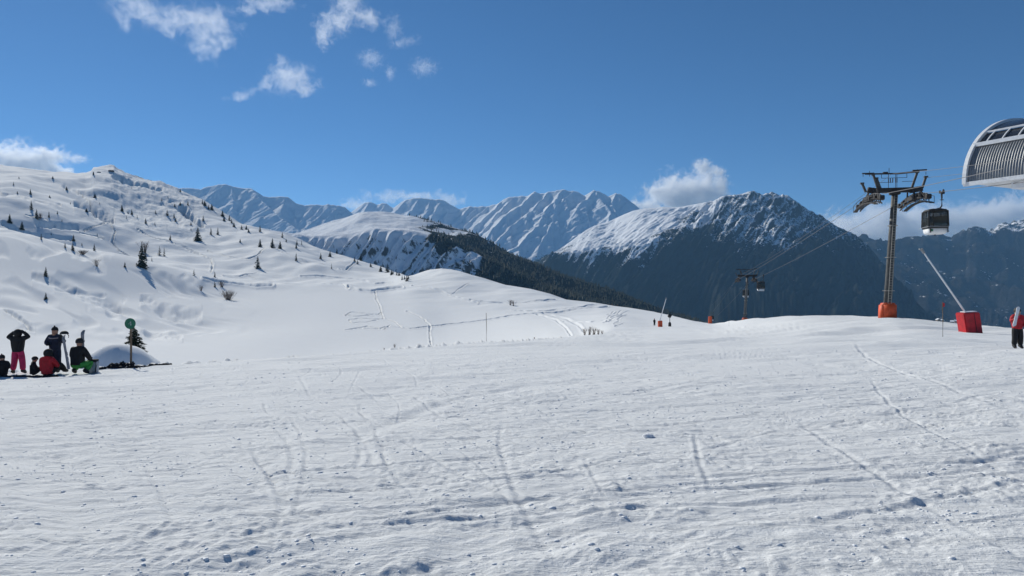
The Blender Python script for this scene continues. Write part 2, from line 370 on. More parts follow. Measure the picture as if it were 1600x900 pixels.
SKY_G = [(-2200, 250), (-300, 262), (-40, 268), (0, 271), (30, 274), (60, 279), (90, 280), (118, 282), (134, 281), (142, 277), (146, 270), (152, 269), (160, 267.5), (172, 266), (178, 267), (184, 272), (196, 276.5),
         (210, 280), (225, 284), (240, 288), (262, 294), (280, 300), (300, 307.5), (318, 315), (335, 327), (350, 337), (370, 348), (385, 354), (400, 357), (420, 361), (445, 367), (470, 376), (500, 390), (530, 398), (560, 407), (585, 414),
         (606, 421), (625, 428), (638, 434), (646, 431), (655, 427), (672, 422), (690, 419.5), (706, 421), (720, 424), (740, 431), (760, 436), (790, 445), (830, 451.5), (860, 459), (885, 468), (930, 473), (960, 478), (985, 481), (1020, 487), (1050, 493), (1080, 501), (1112, 506),
         (1140, 502), (1180, 497.5), (1225, 494.5), (1270, 493), (1320, 493.2), (1384, 495), (1440, 500), (1500, 507), (1600, 515), (1800, 524), (3600, 524)]
def pxaz(p): return math.atan((p - 800) / F)
az_in = np.arctan((np.arange(-40, 1640.1, 1.2) - 800) / F)
az_l = np.linspace(-math.pi, az_in[0], 90, endpoint=False)[1:] if False else np.linspace(-math.pi, az_in[0], 90, endpoint=False)
az_r = np.linspace(az_in[-1], math.pi, 90, endpoint=False)[1:]
azG = np.concatenate([az_l, az_in, az_r])
segsG = [4, 300, 130, 75, 60, 16, 55, 50, 60, 14, 60, 70, 14, 8, 8]
X, Y, Z, PX, T, D = sheet_grid(G, azG, segsG, inv=(0, 1, 2, 3, 4), ridge=SKY_G, ridge_node=12)
print('ground grid', X.shape)
ROW = H0 - Z * F / D
# large soft relief
front = (np.abs(azG) < R(60))[None, :]
sp_ = np.maximum(D * D * 1.3 / (np.maximum(-Z, 1.5) * F), D * 1.2 / F)     # sample spacing of the grid along depth
# blend factor: piste (1) versus open terrain (0)
onp = np.where(PX < 930, sst(4.06, 3.96, T), sst(1e3, 900, T * 0))
onp = np.where(PX < 930, sst(4.06, 3.96, T), 1 - sst(11.9, 12.6, T) * 1.0)
left_open = sst(1010, 930, PX)
onp = np.where(PX >= 930, onp * (1 - left_open * sst(4.0, 6.5, T)), onp)
open_ = 1 - onp
# hills relief (amplitude grows away from the basin and vanishes on the skyline row)
hillm = open_ * sst(8.3, 9.4, T) * (1 - 0.9 * np.exp(-((T - 12) / 0.10) ** 2)) * sst(13.5, 12.2, T) * sst(700, 480, PX)
drift = fbm(X / 55 + 0.3, Y / 85, 5, 3) * 3.8 + fbm((X + 0.5 * Y) / 24, Y / 48, 9, 2) * 0.8
Z = Z + hillm * drift * np.clip(D / 600, 0.35, 1.0)
# near-left slope: long soft flutes running down to the right
nl = open_ * sst(6.6, 7.4, T) * sst(9.2, 8.6, T) * sst(420, 250, PX)
fl = fbm((X * 0.72 + Y * 0.60) / 17 + 2.7 + 0.6 * noise(X / 40, Y / 40, 3), (X * 0.6 - Y * 0.75) / 70, 21, 3)
Z = Z + nl * (np.minimum(fl, 0.15) * 3.4)
# knoll softness
kn = open_ * sst(7.2, 9, T) * sst(560, 660, PX) * (1 - 0.9 * np.exp(-((T - 12) / 0.2) ** 2))
Z = Z + kn * fbm(X / 38, Y / 30, 31, 3) * 0.8
def bump_at(px, row, d, sx, sy, h):
    global Z
    p = P(px, row, d); Z = Z + h * np.exp(-(((X - p.x) / sx) ** 2 + ((Y - p.y) / sy) ** 2))
# shaded mound behind the sign
mz = (H0 - 538) / F * 43.0
mx_, my_ = P(178, 540, 43.0).x, 43.0
dm = np.sqrt(((X - mx_) / 2.6) ** 2 + ((Y - my_) / np.where(Y < my_, 2.6, 5.0)) ** 2)
mound = mz - 2.2 * dm ** 2.0 + fbm(X / 1.1, Y / 1.1, 66, 4) * 0.09 * sst(0.1, 0.6, dm) + fbm(X / 2.6, Y / 2.6, 68, 2) * 0.16 * sst(0.1, 0.6, dm)
Z = np.where((dm < 2.0) & (D > 32), np.maximum(Z, mound), Z)
# traced tracks in soft snow: (points in photo px,row), half width px, depth metres
def groove(pts, wpx, depth, tmin=4.2, berm=0.35, wob=1.2):
    global Z
    a = np.array(pts, float)
    a0 = a.min(0) - 6; a1 = a.max(0) + 6
    msk = (PX > a0[0]) & (PX < a1[0]) & (ROW > a0[1] - 3) & (ROW < a1[1] + 3) & (T > tmin)
    if not msk.any(): return
    qx = PX[msk]; qy = ROW[msk]
    qx = qx + wob * noise(qx / 7, qy / 4, 77); qy = qy + 0.5 * wob * noise(qx / 9, qy / 5, 78)
    best = np.full(qx.shape, 1e9)
    for p, q in zip(a[:-1], a[1:]):
        v = q - p; L2 = (v ** 2).sum() + 1e-9
        t = np.clip(((qx - p[0]) * v[0] + (qy - p[1]) * v[1]) / L2, 0, 1)
        dd = np.hypot(qx - p[0] - t * v[0], (qy - p[1] - t * v[1]) * 1.6); best = np.minimum(best, dd)
    g = -np.exp(-(best / wpx) ** 2) + berm * np.exp(-((best - wpx * 1.8) / wpx) ** 2)
    zz = Z[msk] + depth * g; Z[msk] = zz
TRK = [
 ([(586, 455), (588, 468), (594, 478), (596, 488), (590, 492), (560, 489), (548, 488), (540, 493), (556, 495), (590, 491)], .9, .32),
 ([(596, 488), (600, 498), (575, 503), (550, 505), (545, 500), (560, 498), (598, 499)], .8, .28),
 ([(600, 498), (615, 502), (628, 512), (600, 511), (590, 515), (560, 513), (540, 516), (575, 510), (600, 515), (610, 508)], .8, .3),
 ([(628, 512), (640, 514), (672, 510), (720, 505), (760, 500), (800, 493), (850, 489), (900, 484), (950, 479)], .9, .34),
 ([(674, 540), (671, 522), (672, 508), (664, 500), (650, 492), (636, 486)], 1.1, .26),
 ([(645, 445), (660, 448), (690, 455), (705, 462), (730, 470), (745, 474)], 1.2, .5),
 ([(735, 470), (770, 473), (800, 474), (830, 471), (868, 469)], .8, .3),
 ([(705, 460), (718, 452), (735, 442)], .7, .25),
 ([(800, 484), (850, 486), (900, 481), (930, 476)], .7, .25),
 ([(850, 490), (880, 497), (905, 508), (915, 520)], 2.2, .15),
 ([(840, 492), (868, 500), (885, 512), (892, 524)], 1.6, .14),
 ([(880, 503), (920, 503), (950, 500)], .7, .2),
 ([(300, 392), (330, 405), (333, 412), (330, 425)], 1.2, .7),
 ([(385, 432), (410, 441), (445, 446), (480, 446), (520, 445), (535, 445), (545, 452)], 1.0, .5),
 ([(350, 432), (375, 434), (400, 428)], 1.2, .7),
 ([(470, 431), (510, 430), (550, 436), (585, 443), (610, 441)], 1.0, .5),
 ([(320, 435), (345, 441), (380, 446), (400, 449), (425, 449)], 2.2, 1.1),
 ([(545, 449), (560, 453), (580, 455), (600, 452), (628, 448)], 1.8, .9),
 ([(0, 305), (40, 314), (60, 318), (95, 322)], 1.0, 1.6),
 ([(215, 362), (240, 375), (265, 382), (300, 390), (322, 402)], 1.0, 1.0),
 ([(170, 350), (180, 365), (175, 378), (187, 390), (210, 401)], 1.0, .9),
 ([(130, 358), (150, 355), (166, 352)], .8, .8),
 ([(415, 392), (400, 402), (385, 404), (355, 398), (325, 388)], .9, .8),
 ([(440, 398), (470, 408), (500, 416), (540, 424)], .8, .6),
 ([(530, 423), (545, 415), (556, 411)], .9, .8),
 ([(120, 296), (140, 312), (150, 330)], .9, .8), ([(40, 340), (75, 345), (110, 357), (160, 372)], .9, 1.0),
]
for k in range(16):
    x0 = 955 + 30 * random.random(); y0 = 484 + 22 * random.random()
    TRK.append(([(x0, y0), (x0 - 8 - 8 * random.random(), y0 + 4 + 3 * random.random())], .7, .11))
for t_ in TRK: groove(t_[0], t_[1], t_[2] * 2.0)
# wrinkled shoulder and shaded gullies on the left hill
wr = open_ * sst(10.6, 11.4, T) * sst(12.0, 11.8, T) * sst(130, 190, PX) * sst(345, 290, PX)
Z = Z + wr * (ridged((X + 0.3 * Y) / 11, Y / 24, 41, 3) - 0.5) * 2.4
# gullies traced
for pts, wpx, dep in [([(122, 315), (138, 322), (155, 332), (172, 343)], 9, 9.0), ([(5, 352), (40, 362), (80, 366), (110, 372)], 3, 2.0),
                      ([(284, 328), (296, 340), (314, 353)], 5, 12.0), ([(100, 290), (125, 300), (150, 305)], 3, 2.5),
                      ([(60, 350), (90, 352), (118, 355)], 5, 4.5), ([(180, 277), (215, 288), (248, 297)], 4.5, 13.0)]:
    groove(pts, wpx, dep, 9.5, 0.1, 3.0)
for pts, wpx, dep in [([(55, 435), (85, 445), (115, 458), (150, 475), (185, 482)], 8, 1.0), ([(225, 470), (250, 482), (275, 492), (310, 492)], 8, 0.9),
                      ([(10, 488), (30, 500), (50, 516)], 3.2, 0.9), ([(230, 520), (255, 522), (280, 527)], 5, 0.7), ([(90, 455), (120, 455), (160, 462)], 4, .7)]:
    groove(pts, wpx, dep, 5.5, 0.25, 3.0)
# piste micro relief
fade = lambda wl: np.clip(wl / (2.2 * sp_) - 0.35, 0, 1)
pm = onp * (D < 420)
sel = (pm > 0.001) & front
xs, ys, ss_ = X[sel], Y[sel], sp_[sel]
fd = lambda wl: np.clip(wl / (1.3 * ss_) - 0.3, 0, 1)
h = fbm(xs / 7, ys / 9, 101, 3) * 0.03 * fd(7)
c_, s_ = math.cos(R(24)), math.sin(R(24))
wx = xs + 0.9 * noise(xs / 6, ys / 6, 5); wy = ys + 0.9 * noise(xs / 6 + 9, ys / 6, 6)
u1 = wx * c_ + wy * s_; v1 = -wx * s_ + wy * c_                       # along / across the main swing of tracks
patch = sst(-0.25, 0.5, fbm(xs / 5.0, ys / 3.0, 140, 3))
far_k = np.clip(1 + ys / 18.0, 1, 6)
for i_, wl in enumerate((0.06, 0.13, 0.27, 0.55, 1.1, 2.3, 4.7, 9.5)):
    st_ = 1.6 + 1.6 * min(1, wl)
    m_ = sst(-0.25, 0.35, noise(xs / (wl * 9) + 3.3 * i_, ys / (wl * 7), 300 + i_))
    h += noise(u1 / (wl * st_), v1 / wl, 310 + i_) * wl * (0.072 if wl < .3 else 0.052 if wl < 1 else 0.020 if wl < 4 else 0.008) * (0.35 + 0.65 * m_) * fd(wl) * (1 if wl < 1 else 1 + np.clip((ys - 10) / 14, 0, 3.2))
    if wl < 1: h += (np.abs(noise(xs / wl, ys / wl, 330 + i_)) - 0.25) * wl * (-0.10 if wl < .2 else -.035) * m_ * fd(wl)
h += (ridged(u1 / 2.4, v1 / 0.14, 121, 2) - 0.5) * 0.009 * fd(0.26) * (0.4 + 0.6 * patch)
h += fbm(u1 / 9, v1 / 1.7, 115, 3) * 0.010 * fd(1.6)
h += fbm(u1 / 18, v1 / 5.0, 116, 2) * 0.03 * sst(14, 40, ys)
# crumbs: thrown-up lumps in patches
bil = np.abs(fbm(xs / 0.16, ys / 0.20, 131, 2)); pit = np.clip(fbm(xs / 0.38, ys / 0.46, 133, 2) - 0.22, 0, 1)
patch2 = sst(0.02, 0.42, fbm(xs / 2.2 + 7, ys / 1.3, 150, 3)) * sst(-0.6, 0.3, noise(xs / 11, ys / 7, 151) + 0.1)
patch2 = np.maximum(patch2, 0.35 * sst(0.2, 0.6, noise(xs / 1.1, ys / 0.8, 152)))
h += patch2 * (np.clip(bil - 0.18, 0, 1) * 0.024 * fd(0.16) - pit * 0.035 * fd(0.4))
h += np.clip(fbm(xs / 0.9, ys / 1.1, 160, 2) - 0.45, 0, 1) * -0.03 * fd(0.9)
# individual ski tracks
rg = np.random.default_rng(5)
def track(ax, ay, bx, by, bend, wd, dp):
    global h
    dx, dy = bx - ax, by - ay; L_ = math.hypot(dx, dy); dx /= L_; dy /= L_
    al = (xs - ax) * dx + (ys - ay) * dy; la = -(xs - ax) * dy + (ys - ay) * dx
    m_ = (al > -0.5) & (al < L_ + 0.5) & (np.abs(la) < abs(bend) + 1.5)
    if not m_.any(): return
    a_ = al[m_] / L_; o_ = la[m_] - bend * 4 * a_ * (1 - a_) - 0.018 * noise(al[m_] / 1.3, la[m_] * 0, 9)
    k_ = sst(0, .35, a_) * sst(1, .65, a_) * (0.75 + 0.25 * np.clip(noise(al[m_] / 0.9, la[m_] * 0 + ax, 12) * 2 + 0.6, 0, 1))
    ws = np.maximum(np.maximum(wd, ss_[m_] * 0.50 * abs(dx)), 0.0016 * ys[m_])
    g = -np.exp(-(o_ / ws) ** 2) + 0.5 * np.exp(-((o_ - 1.7 * ws) / (0.8 * ws)) ** 2)
    h[m_] += np.minimum(0.4 * dp, 0.21 * ws) * g * k_ * np.clip(wd * 3.2 / (ss_[m_] * max(abs(dx), .25)), 0.25, 1.6)
def gp(px, row):                       # ground point on a plane close to the piste
    k = (row - H0) / F; d = 1.6 / max(k - 0.048, 0.004); d = min(d, 120); return ((px - 800) / F * d, d)
for k in range(420):                   # long sweeping tracks, lower left to upper right
    d0 = 3.8 + 55 * rg.random() ** 1.05; x0 = (rg.random() * 1.9 - 1.1) * d0 * 0.75; ln = (3 + 12 * rg.random()) * (0.4 + d0 / 25); an = R(8 + 26 * rg.random())
    track(x0, d0, x0 + ln * math.cos(an), d0 + ln * math.sin(an), (rg.random() - 0.5) * ln * 0.14, 0.018 + 0.03 * rg.random(), 0.018 + 0.022 * rg.random())
for k in range(150):                    # tracks running towards the viewer
    d0 = 3.6 + 22 * rg.random() ** 1.3; x0 = (rg.random() * 1.3 - 0.45) * d0; ln = 2 + 9 * rg.random(); an = R(100 + 42 * rg.random())
    track(x0, d0, x0 + ln * math.cos(an), d0 + ln * math.sin(an), (rg.random() - 0.5) * ln * 0.10, 0.02 + 0.03 * rg.random(), 0.014 + 0.02 * rg.random())
for a_, b_, bend, wd, dp in [((895, 900), (800, 680), .25, .07, .05), ((1060, 745), (1270, 680), .1, .06, .04), ((830, 775), (1030, 730), .1, .07, .04),
                             ((945, 800), (920, 740), .03, .05, .04), ((1115, 790), (1090, 700), .05, .06, .04), ((1560, 880), (1270, 680), .2, .08, .04),
                             ((1580, 760), (1380, 620), .3, .07, .035), ((80, 880), (0, 780), -.3, .22, .05), ((30, 700), (140, 790), .3, .16, .04),
                             ((600, 770), (1000, 700), .2, .05, .03), ((550, 790), (830, 745), .1, .05, .03), ((1250, 650), (1000, 610), .4, .12, .04),
                             ((640, 690), (860, 605), 1.2, .25, .05), ((1560, 640), (1360, 560), .8, .12, .05)]:
    a_, b_ = gp(*a_), gp(*b_); e_ = ((b_[0] - a_[0]) * .3, (b_[1] - a_[1]) * .3); a_ = (a_[0] - e_[0], a_[1] - e_[1]); b_ = (b_[0] + e_[0], b_[1] + e_[1]); track(*a_, *b_, bend, wd * (.5 if wd < .15 else .8), dp)
# snow lump
lp = gp(1012, 700)
Z[sel] += h * pm[sel]
# bring the edge rim of the piste up a little (dark crumbly rim)
rim = np.exp(-((T - 3.97) / 0.03) ** 2) * (PX < 905) * front
Z += rim * (0.10 + 0.22 * np.clip(fbm(X / 0.5, Y / 0.5, 171, 2), -0.3, 1))
knob = open_ * np.exp(-((T - 12) / 0.06) ** 2) * sst(140, 146, PX) * sst(330, 180, PX)
rough = np.clip(wr * 1.0 + 0.35 * hillm + 0.03 * open_, 0, 1)
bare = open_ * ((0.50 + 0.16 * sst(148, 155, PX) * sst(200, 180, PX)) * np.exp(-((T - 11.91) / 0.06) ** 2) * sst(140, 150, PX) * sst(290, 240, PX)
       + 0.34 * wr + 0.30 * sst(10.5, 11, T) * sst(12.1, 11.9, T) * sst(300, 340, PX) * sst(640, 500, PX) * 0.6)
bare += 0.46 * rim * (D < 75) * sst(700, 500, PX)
snowM = snow_material('snow')
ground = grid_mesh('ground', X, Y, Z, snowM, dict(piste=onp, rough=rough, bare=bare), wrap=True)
tag(ground, kind='structure')
GX, GY, GZ, GPX, GROW, GT = X, Y, Z, PX, H0 - Z * F / D, T
ci0 = len(az_l)
def col_of(px): return int(round((px + 40) / 1.2)) + ci0
def ground_at(px, d):                  # height of the ground at a photo column and depth
    c = max(0, min(GX.shape[1] - 1, col_of(px))); return float(np.interp(d, GY[:, c], GZ[:, c]))
def on_row(px, row, tmin=4.3, tmax=12.05):   # first ground point (from near) seen at that pixel
    c = col_of(px); rr = GROW[:, c]; ok = np.where((GT[:, c] > tmin) & (GT[:, c] < tmax))[0]
    vis = 1e9; best = None
    i0 = np.where(GT[:, c] < tmin)[0]; vis = rr[i0].min() if len(i0) else 1e9
    for i in ok:
        if rr[i] < vis:
            vis = rr[i]
            if rr[i] <= row: best = i; break
    if best is None: best = ok[np.argmin(np.abs(rr[ok] - row))]
    d = float(GY[best, c]); return Vector((float(GX[best, c]), d, float(GZ[best, c])))

# ------------------------------------------------------------------ mountains
def ip(px, tab): return np.interp(px, [t[0] for t in tab], [t[1] for t in tab])
def jag(tab, amp, x0, seed):
    xs_ = np.arange(tab[0][0], tab[-1][0] + 1, 2.6); j_ = (noise(xs_ / 6.5, xs_ * 0, seed) + 0.6 * noise(xs_ / 3.1, xs_ * 0 + 3, seed)) * amp * sst(x0, x0 + 40, xs_)
    return [(float(a), float(ip(a, tab) + b)) for a, b in zip(xs_, j_)]
def range_sheet(name, ridge, px0, px1, step, nodes, segs, disp, forest, mtl, ridge_node, smooth=False):
    """nodes: list of (row table, depth table) front to back; node ridge_node follows `ridge`."""
    pxs = np.arange(px0, px1 + 0.1, step); az = np.arctan((pxs - 800) / F)
    cols = []
    for p in np.arange(px0, px1 + 1, 10.0):
        c = []
        for k, (rt, dt) in enumerate(nodes):
            dd = float(ip(p, dt)); rr = float(ip(p, rt)) if rt is not None else float(ip(p, ridge))
            c.append((rr, dd))
        cols.append((p, c))
    X, Y, Z, PX, T, D = sheet_grid(cols, az, segs, smooth=smooth, ridge=ridge, ridge_node=ridge_node, smooth_cols=False)
    Z = Z + disp(X, Y, Z, PX, T, D)
    fo = forest(X, Y, Z, PX, T, D, H0 - Z * F / D)
    o = grid_mesh(name, X, Y, Z, mtl, dict(forest=fo)); tag(o, kind='structure')
    return X, Y, Z, PX, T, D, fo
def spurfield(PX, V, Ps, lean, D, gl=0.38, jit=5.0, seed=0, k=0.5, fj=(45, 40)):
    Ps = np.sort(np.array(Ps, float)); s = PX + lean * V + jit * noise(PX / fj[0], V / fj[1], seed) + 0.35 * jit * noise(PX / fj[0] * 3, V / fj[1] * 3, seed + 1)
    i = np.clip(np.searchsorted(Ps, s), 1, len(Ps) - 1); a = Ps[i - 1]; b = Ps[i]; gap = b - a; g = b - gl * gap
    f = np.where(s < g, 1 - (s - a) / np.maximum(g - a, 1e-6), (s - g) / np.maximum(b - g, 1e-6))
    return (np.clip(f, -0.2, 1.2) - 0.55) * gap * D / F * k
def rand_sp(a, b, step, seed):
    r_ = random.Random(seed); o_ = []; x = a
    while x < b: o_.append(x); x += step * r_.uniform(.5, 1.6)
    return o_
C = lambda v: [(0, v)]
def envelope(X, Y, crest, dcrest, spurs_, s_back=0.9, s_front=0.82, fall=0.56, base=-500):
    segs_ = []
    dc = dcrest if callable(dcrest) else (lambda p: dcrest)
    cr = [P(a, b, dc(a)) for a, b in crest]; segs_ += list(zip(cr[:-1], cr[1:])); nc_ = len(segs_)
    for sp in spurs_:
        d = dc(sp[0][0]); prev = P(sp[0][0], sp[0][1] + 0.6, d)
        for a, b in sp[1:]:
            z = (H0 - b) / F * d; dd = max(prev.z - z, 0) / fall
            for _ in range(3): z = (H0 - b) / F * (prev.y - dd); dd = max(prev.z - z, 0) / fall
            q = P(a, b, prev.y - dd); segs_.append((prev, q)); prev = q
        q = prev + Vector((-0.35, -1, 0)).normalized() * 900 + Vector((0, 0, -900 * 0.62)); segs_.append((prev, q))
    E_ = np.full(X.shape, float(base))
    for k_, (a, b) in enumerate(segs_):
        vx_, vy_ = b.x - a.x, b.y - a.y; L2 = vx_ * vx_ + vy_ * vy_ + 1e-6
        t = np.clip(((X - a.x) * vx_ + (Y - a.y) * vy_) / L2, 0, 1)
        dx = X - a.x - t * vx_; dy = Y - a.y - t * vy_; dist = np.hypot(dx, dy)
        E_ = np.maximum(E_, a.z + t * (b.z - a.z) - dist * (np.where(dy > 0, s_back, s_front) if k_ < nc_ else np.where(dx < 0, 0.64, 0.98)))
    return E_
SPD = [[(352, 287.5), (340, 296), (326, 303), (312, 322)], [(388, 293.5), (383, 302), (372, 312), (352, 330), (330, 345)], [(392, 294), (402, 306), (420, 325), (445, 344), (468, 362)],
       [(463, 318), (461, 330), (463, 355)], [(491, 320), (478, 337), (466, 352)], [(505, 320), (490, 338)], [(518, 320), (500, 336), (482, 354)], [(530, 322), (512, 340)], [(541, 325), (523, 340), (505, 356)],
       [(322, 292), (304, 302), (286, 314)], [(217, 277.5), (206, 292)], [(285, 294), (272, 308)], [(245, 287), (236, 300)], [(420, 308), (398, 335), (380, 360)], [(445, 307.5), (440, 330), (430, 350)], [(362, 291), (365, 315), (360, 340), (350, 365)], [(160, 294), (145, 320)], [(100, 300), (80, 330)]]
SPE = [[(577, 315), (570, 328), (558, 342)], [(592, 320), (584, 335)], [(603, 317.5), (596, 330), (586, 346)], [(634, 312), (622, 326), (606, 345)], [(655, 309), (645, 325), (630, 346)], [(672, 311), (668, 330), (655, 350)], [(690, 312), (680, 330), (668, 352)],
       [(703, 319), (697, 335), (684, 352)], [(724, 325), (708, 338), (688, 354)], [(735, 322), (722, 336), (700, 358)], [(747, 323), (730, 338), (706, 362)], [(763, 321.5), (748, 335), (724, 356), (712, 370)], [(775, 320), (762, 338), (742, 362)], [(786, 312), (768, 330), (748, 348), (728, 372)],
       [(803, 307.5), (788, 322), (770, 342), (750, 366)], [(824, 306), (812, 322), (800, 340)], [(836, 299.5), (815, 318), (793, 335), (772, 356), (752, 380)], [(857, 299), (838, 320), (824, 334), (800, 352), (778, 376)], [(878, 296), (868, 312), (852, 328), (842, 350), (812, 380)],
       [(897, 298), (885, 309), (868, 326), (862, 350), (842, 384)], [(911, 306), (904, 335), (890, 370)], [(930, 297), (914, 312), (902, 322)], [(930, 297), (942, 314), (954, 330), (950, 350)], [(951, 307.5), (944, 322)], [(963, 301.5), (955, 316), (963, 333), (972, 348)], [(985, 317), (976, 335), (960, 360)], [(552, 330), (540, 345)],
       [(1010, 340), (990, 370)], [(1060, 370), (1030, 400)]]
# --- middle hills: a snowy dome with a shaded front shoulder and a forested right flank
RC = [(300, 400), (400, 376), (440, 372), (475, 362), (500, 354), (530, 344), (560, 333.5), (575, 331.5), (600, 333), (625, 336), (640, 338), (665, 344), (690, 350), (710, 357), (740, 365), (765, 380), (800, 397), (830, 409), (850, 417), (880, 431), (930, 447), (970, 458), (1000, 470), (1040, 485), (1085, 499), (1150, 525), (1300, 580)]
C2 = [(300, 362), (400, 356), (416, 358), (450, 363), (480, 367), (495, 368), (520, 366), (545, 364), (580, 355.5), (605, 357.5), (640, 360), (670, 365.5), (697, 371), (720, 383), (760, 404), (800, 424), (850, 446), (900, 466), (960, 486), (1000, 497), (1085, 520), (1300, 600)]
C2b = [(a, b + 1.5 + (2 if a < 700 else 0)) for a, b in C2]
def dispC(X, Y, Z, PX, T, D):
    f = sst(0, 0.6, T) * (1 - np.exp(-((T - 2) / 0.12) ** 2) * 0.8) * (1 - np.exp(-((T - 4) / 0.08) ** 2) * 0.7)
    front = sst(2.05, 1.7, T)
    r = (ridged((X + 0.15 * (1800 - Y)) / 130, Y / 420, 201, 3) - 0.5) * 26 * front * f
    V = np.maximum(H0 - Z * F / D - ip(PX, C2), 0)
    r = r * .5 + spurfield(PX, V, rand_sp(280, 1400, 17, 12), .75, D, .45, 6, 61, .55) * front * f * sst(0.0, 14, V)
    return r + fbm(X / 160, Y / 200, 211, 4) * 9 * f + fbm(X / 25, Y / 30, 214, 3) * 2.0 * f * sst(640, 720, PX)
def forC(X, Y, Z, PX, T, D, ROW):
    n = fbm(X / 120, Y / 150, 221, 4)
    bnd = 700 + 0 * X
    f = sst(-45, 45, PX - bnd + 90 * n) * sst(3.2, 1.9, T + 0.0 * PX) + sst(-30, 40, PX - 690 + 60 * n) * sst(1.9, 3, T) * 0.95
    f = f * 1.05 + 0.30 * sst(1.2, 0.2, T) + 0.16 * n + 0.10
    f = np.where((T > 2) & (PX < 640), 0.05 + 0.3 * n * sst(600, 640, PX), f)
    return np.clip(f - 0.30 * np.exp(-((PX - 745) / 16) ** 2 - ((ROW - 415) / 16) ** 2), 0, 1.2)
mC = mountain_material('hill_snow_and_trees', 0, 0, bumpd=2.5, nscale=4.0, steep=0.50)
cX = range_sheet('hills', RC, 300, 1300, 1.3,
    [([(0, 620)], C(1250)), ([(300, 450), (640, 452), (700, 470), (900, 520), (1085, 560), (1300, 640)], [(300, 1640), (700, 1600), (1100, 1300)]), (C2, [(300, 1850), (700, 1850), (1100, 1500)]), (C2b, [(300, 2000), (700, 1980), (1100, 1620)]),
     (None, [(300, 2700), (700, 2500), (1100, 1950)]), ([(300, 460), (700, 420), (1100, 600)], [(300, 3200), (1100, 2600)]), ([(0, 600)], C(3900))],
    [20, 90, 8, 60, 20, 6], dispC, forC, mC, 4, smooth=True)
# --- far left range
RD = [(-200, 330), (100, 300), (180, 290), (205, 281), (217, 277.5), (228, 281), (240, 285), (256, 291), (270, 297), (282, 294), (290, 293.5), (300, 294), (312, 296), (322, 292), (330, 291), (345, 288), (352, 287.5), (362, 291), (372, 293), (385, 294.5), (392, 294), (400, 299), (412, 307), (420, 308), (438, 307), (450, 308), (457, 313), (463, 318), (475, 321), (484, 320), (492, 319.5), (505, 321), (512, 319), (520, 320), (530, 322), (538, 323), (544, 331), (552, 340), (580, 360), (640, 390)]
def spurs(lean, L1, amp, y0, seed, stretch=3.2):
    def f(X, Y, Z, PX, T, D, tt):
        s = X + lean * (y0 - Y) + 0.25 * L1 * noise(X / L1 / 1.7, Y / L1 / 1.7, seed + 50)
        r = ridged(s / L1, Y / (L1 * stretch), seed, 2, 0.45) - 0.45
        r = r + 0.42 * (ridged(s / (L1 * 0.36), Y / (L1 * stretch * 0.45), seed + 3, 3, 0.5) - 0.45)
        return r * amp * tt
    return f
spD = spurs(1.0, 900, 520, 8000, 301, 6)
RD = jag(RD, 0.8, -300, 6)
def dispD(X, Y, Z, PX, T, D):
    E_ = envelope(X, Y, RD, 8000, SPD); tt = sst(0, 0.3, T) * (1 - np.exp(-((T - 2) / 0.05) ** 2))
    rib = ridged((X + 0.9 * (8000 - Y) + 60 * noise(X / 300, Y / 300, 3)) / 170, Y / 800, 305, 3) - 0.5
    return np.where(T > 3.5, 0, E_ - Z) + (fbm(X / 260, Y / 260, 311, 5) * 22 + rib * 24) * tt
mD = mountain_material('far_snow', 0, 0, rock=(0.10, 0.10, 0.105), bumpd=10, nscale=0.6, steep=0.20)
range_sheet('mountains', RD, -200, 640, 1.3,
    [([(0, 470)], C(5600)), ([(0, 385)], C(6500)), (None, C(8000)), ([(0, 420)], C(9000)), ([(0, 560)], C(9800))],
    [30, 130, 20, 6], dispD, lambda X, Y, Z, PX, T, D, ROW: np.clip(0.5 * sst(400, 440, ROW), 0, 1), mD, 2)
# --- far centre range
RE = [(500, 345), (540, 335), (552, 330), (560, 323), (570, 317), (577, 315), (584, 318), (592, 320), (598, 317), (604, 318), (610, 323), (615, 325), (624, 318), (634, 312), (645, 309.5), (655, 309), (672, 311), (690, 312), (697, 315), (703, 319), (712, 324), (718, 327), (724, 325), (735, 322), (745, 324), (752, 322), (762, 322.5), (770, 320), (778, 319), (786, 312), (795, 308), (805, 307.5), (815, 306), (824, 307), (830, 302), (836, 299.5), (843, 302), (850, 303), (856, 299.5), (866, 299), (871, 297), (880, 296), (888, 298), (893, 299), (899, 298), (907, 302), (913, 306.5), (919, 302), (929, 297), (936, 299), (945, 304), (951, 307.5), (957, 304), (963, 301.5), (969, 303), (976, 308), (984, 315), (991, 323), (1000, 334), (1030, 350), (1100, 400), (1200, 450)]
spE = spurs(1.05, 820, 560, 10000, 401, 6)
spE2 = spurs(1.05, 300, 110, 10000, 431, 6)
RE = jag(RE, 0.9, 400, 7)
def dispE(X, Y, Z, PX, T, D):
    E_ = envelope(X, Y, RE, 10000, SPE); tt = sst(0, 0.3, T) * (1 - np.exp(-((T - 2) / 0.05) ** 2))
    rib = ridged((X + 1.0 * (10000 - Y) + 70 * noise(X / 300, Y / 300, 3)) / 190, Y / 900, 405, 3) - 0.5
    return np.where(T > 3.5, 0, E_ - Z) + (fbm(X / 300, Y / 300, 411, 5) * 26 + rib * 28) * tt
def forE(X, Y, Z, PX, T, D, ROW):
    return np.clip(sst(430, 150, Z + 120 * fbm(X / 500, Y / 500, 421, 4)), 0, 1) * 1.05
mE = mountain_material('far_snow_and_rock', 0, 0, rock=(0.09, 0.09, 0.095), bumpd=10, nscale=0.5, steep=0.14)
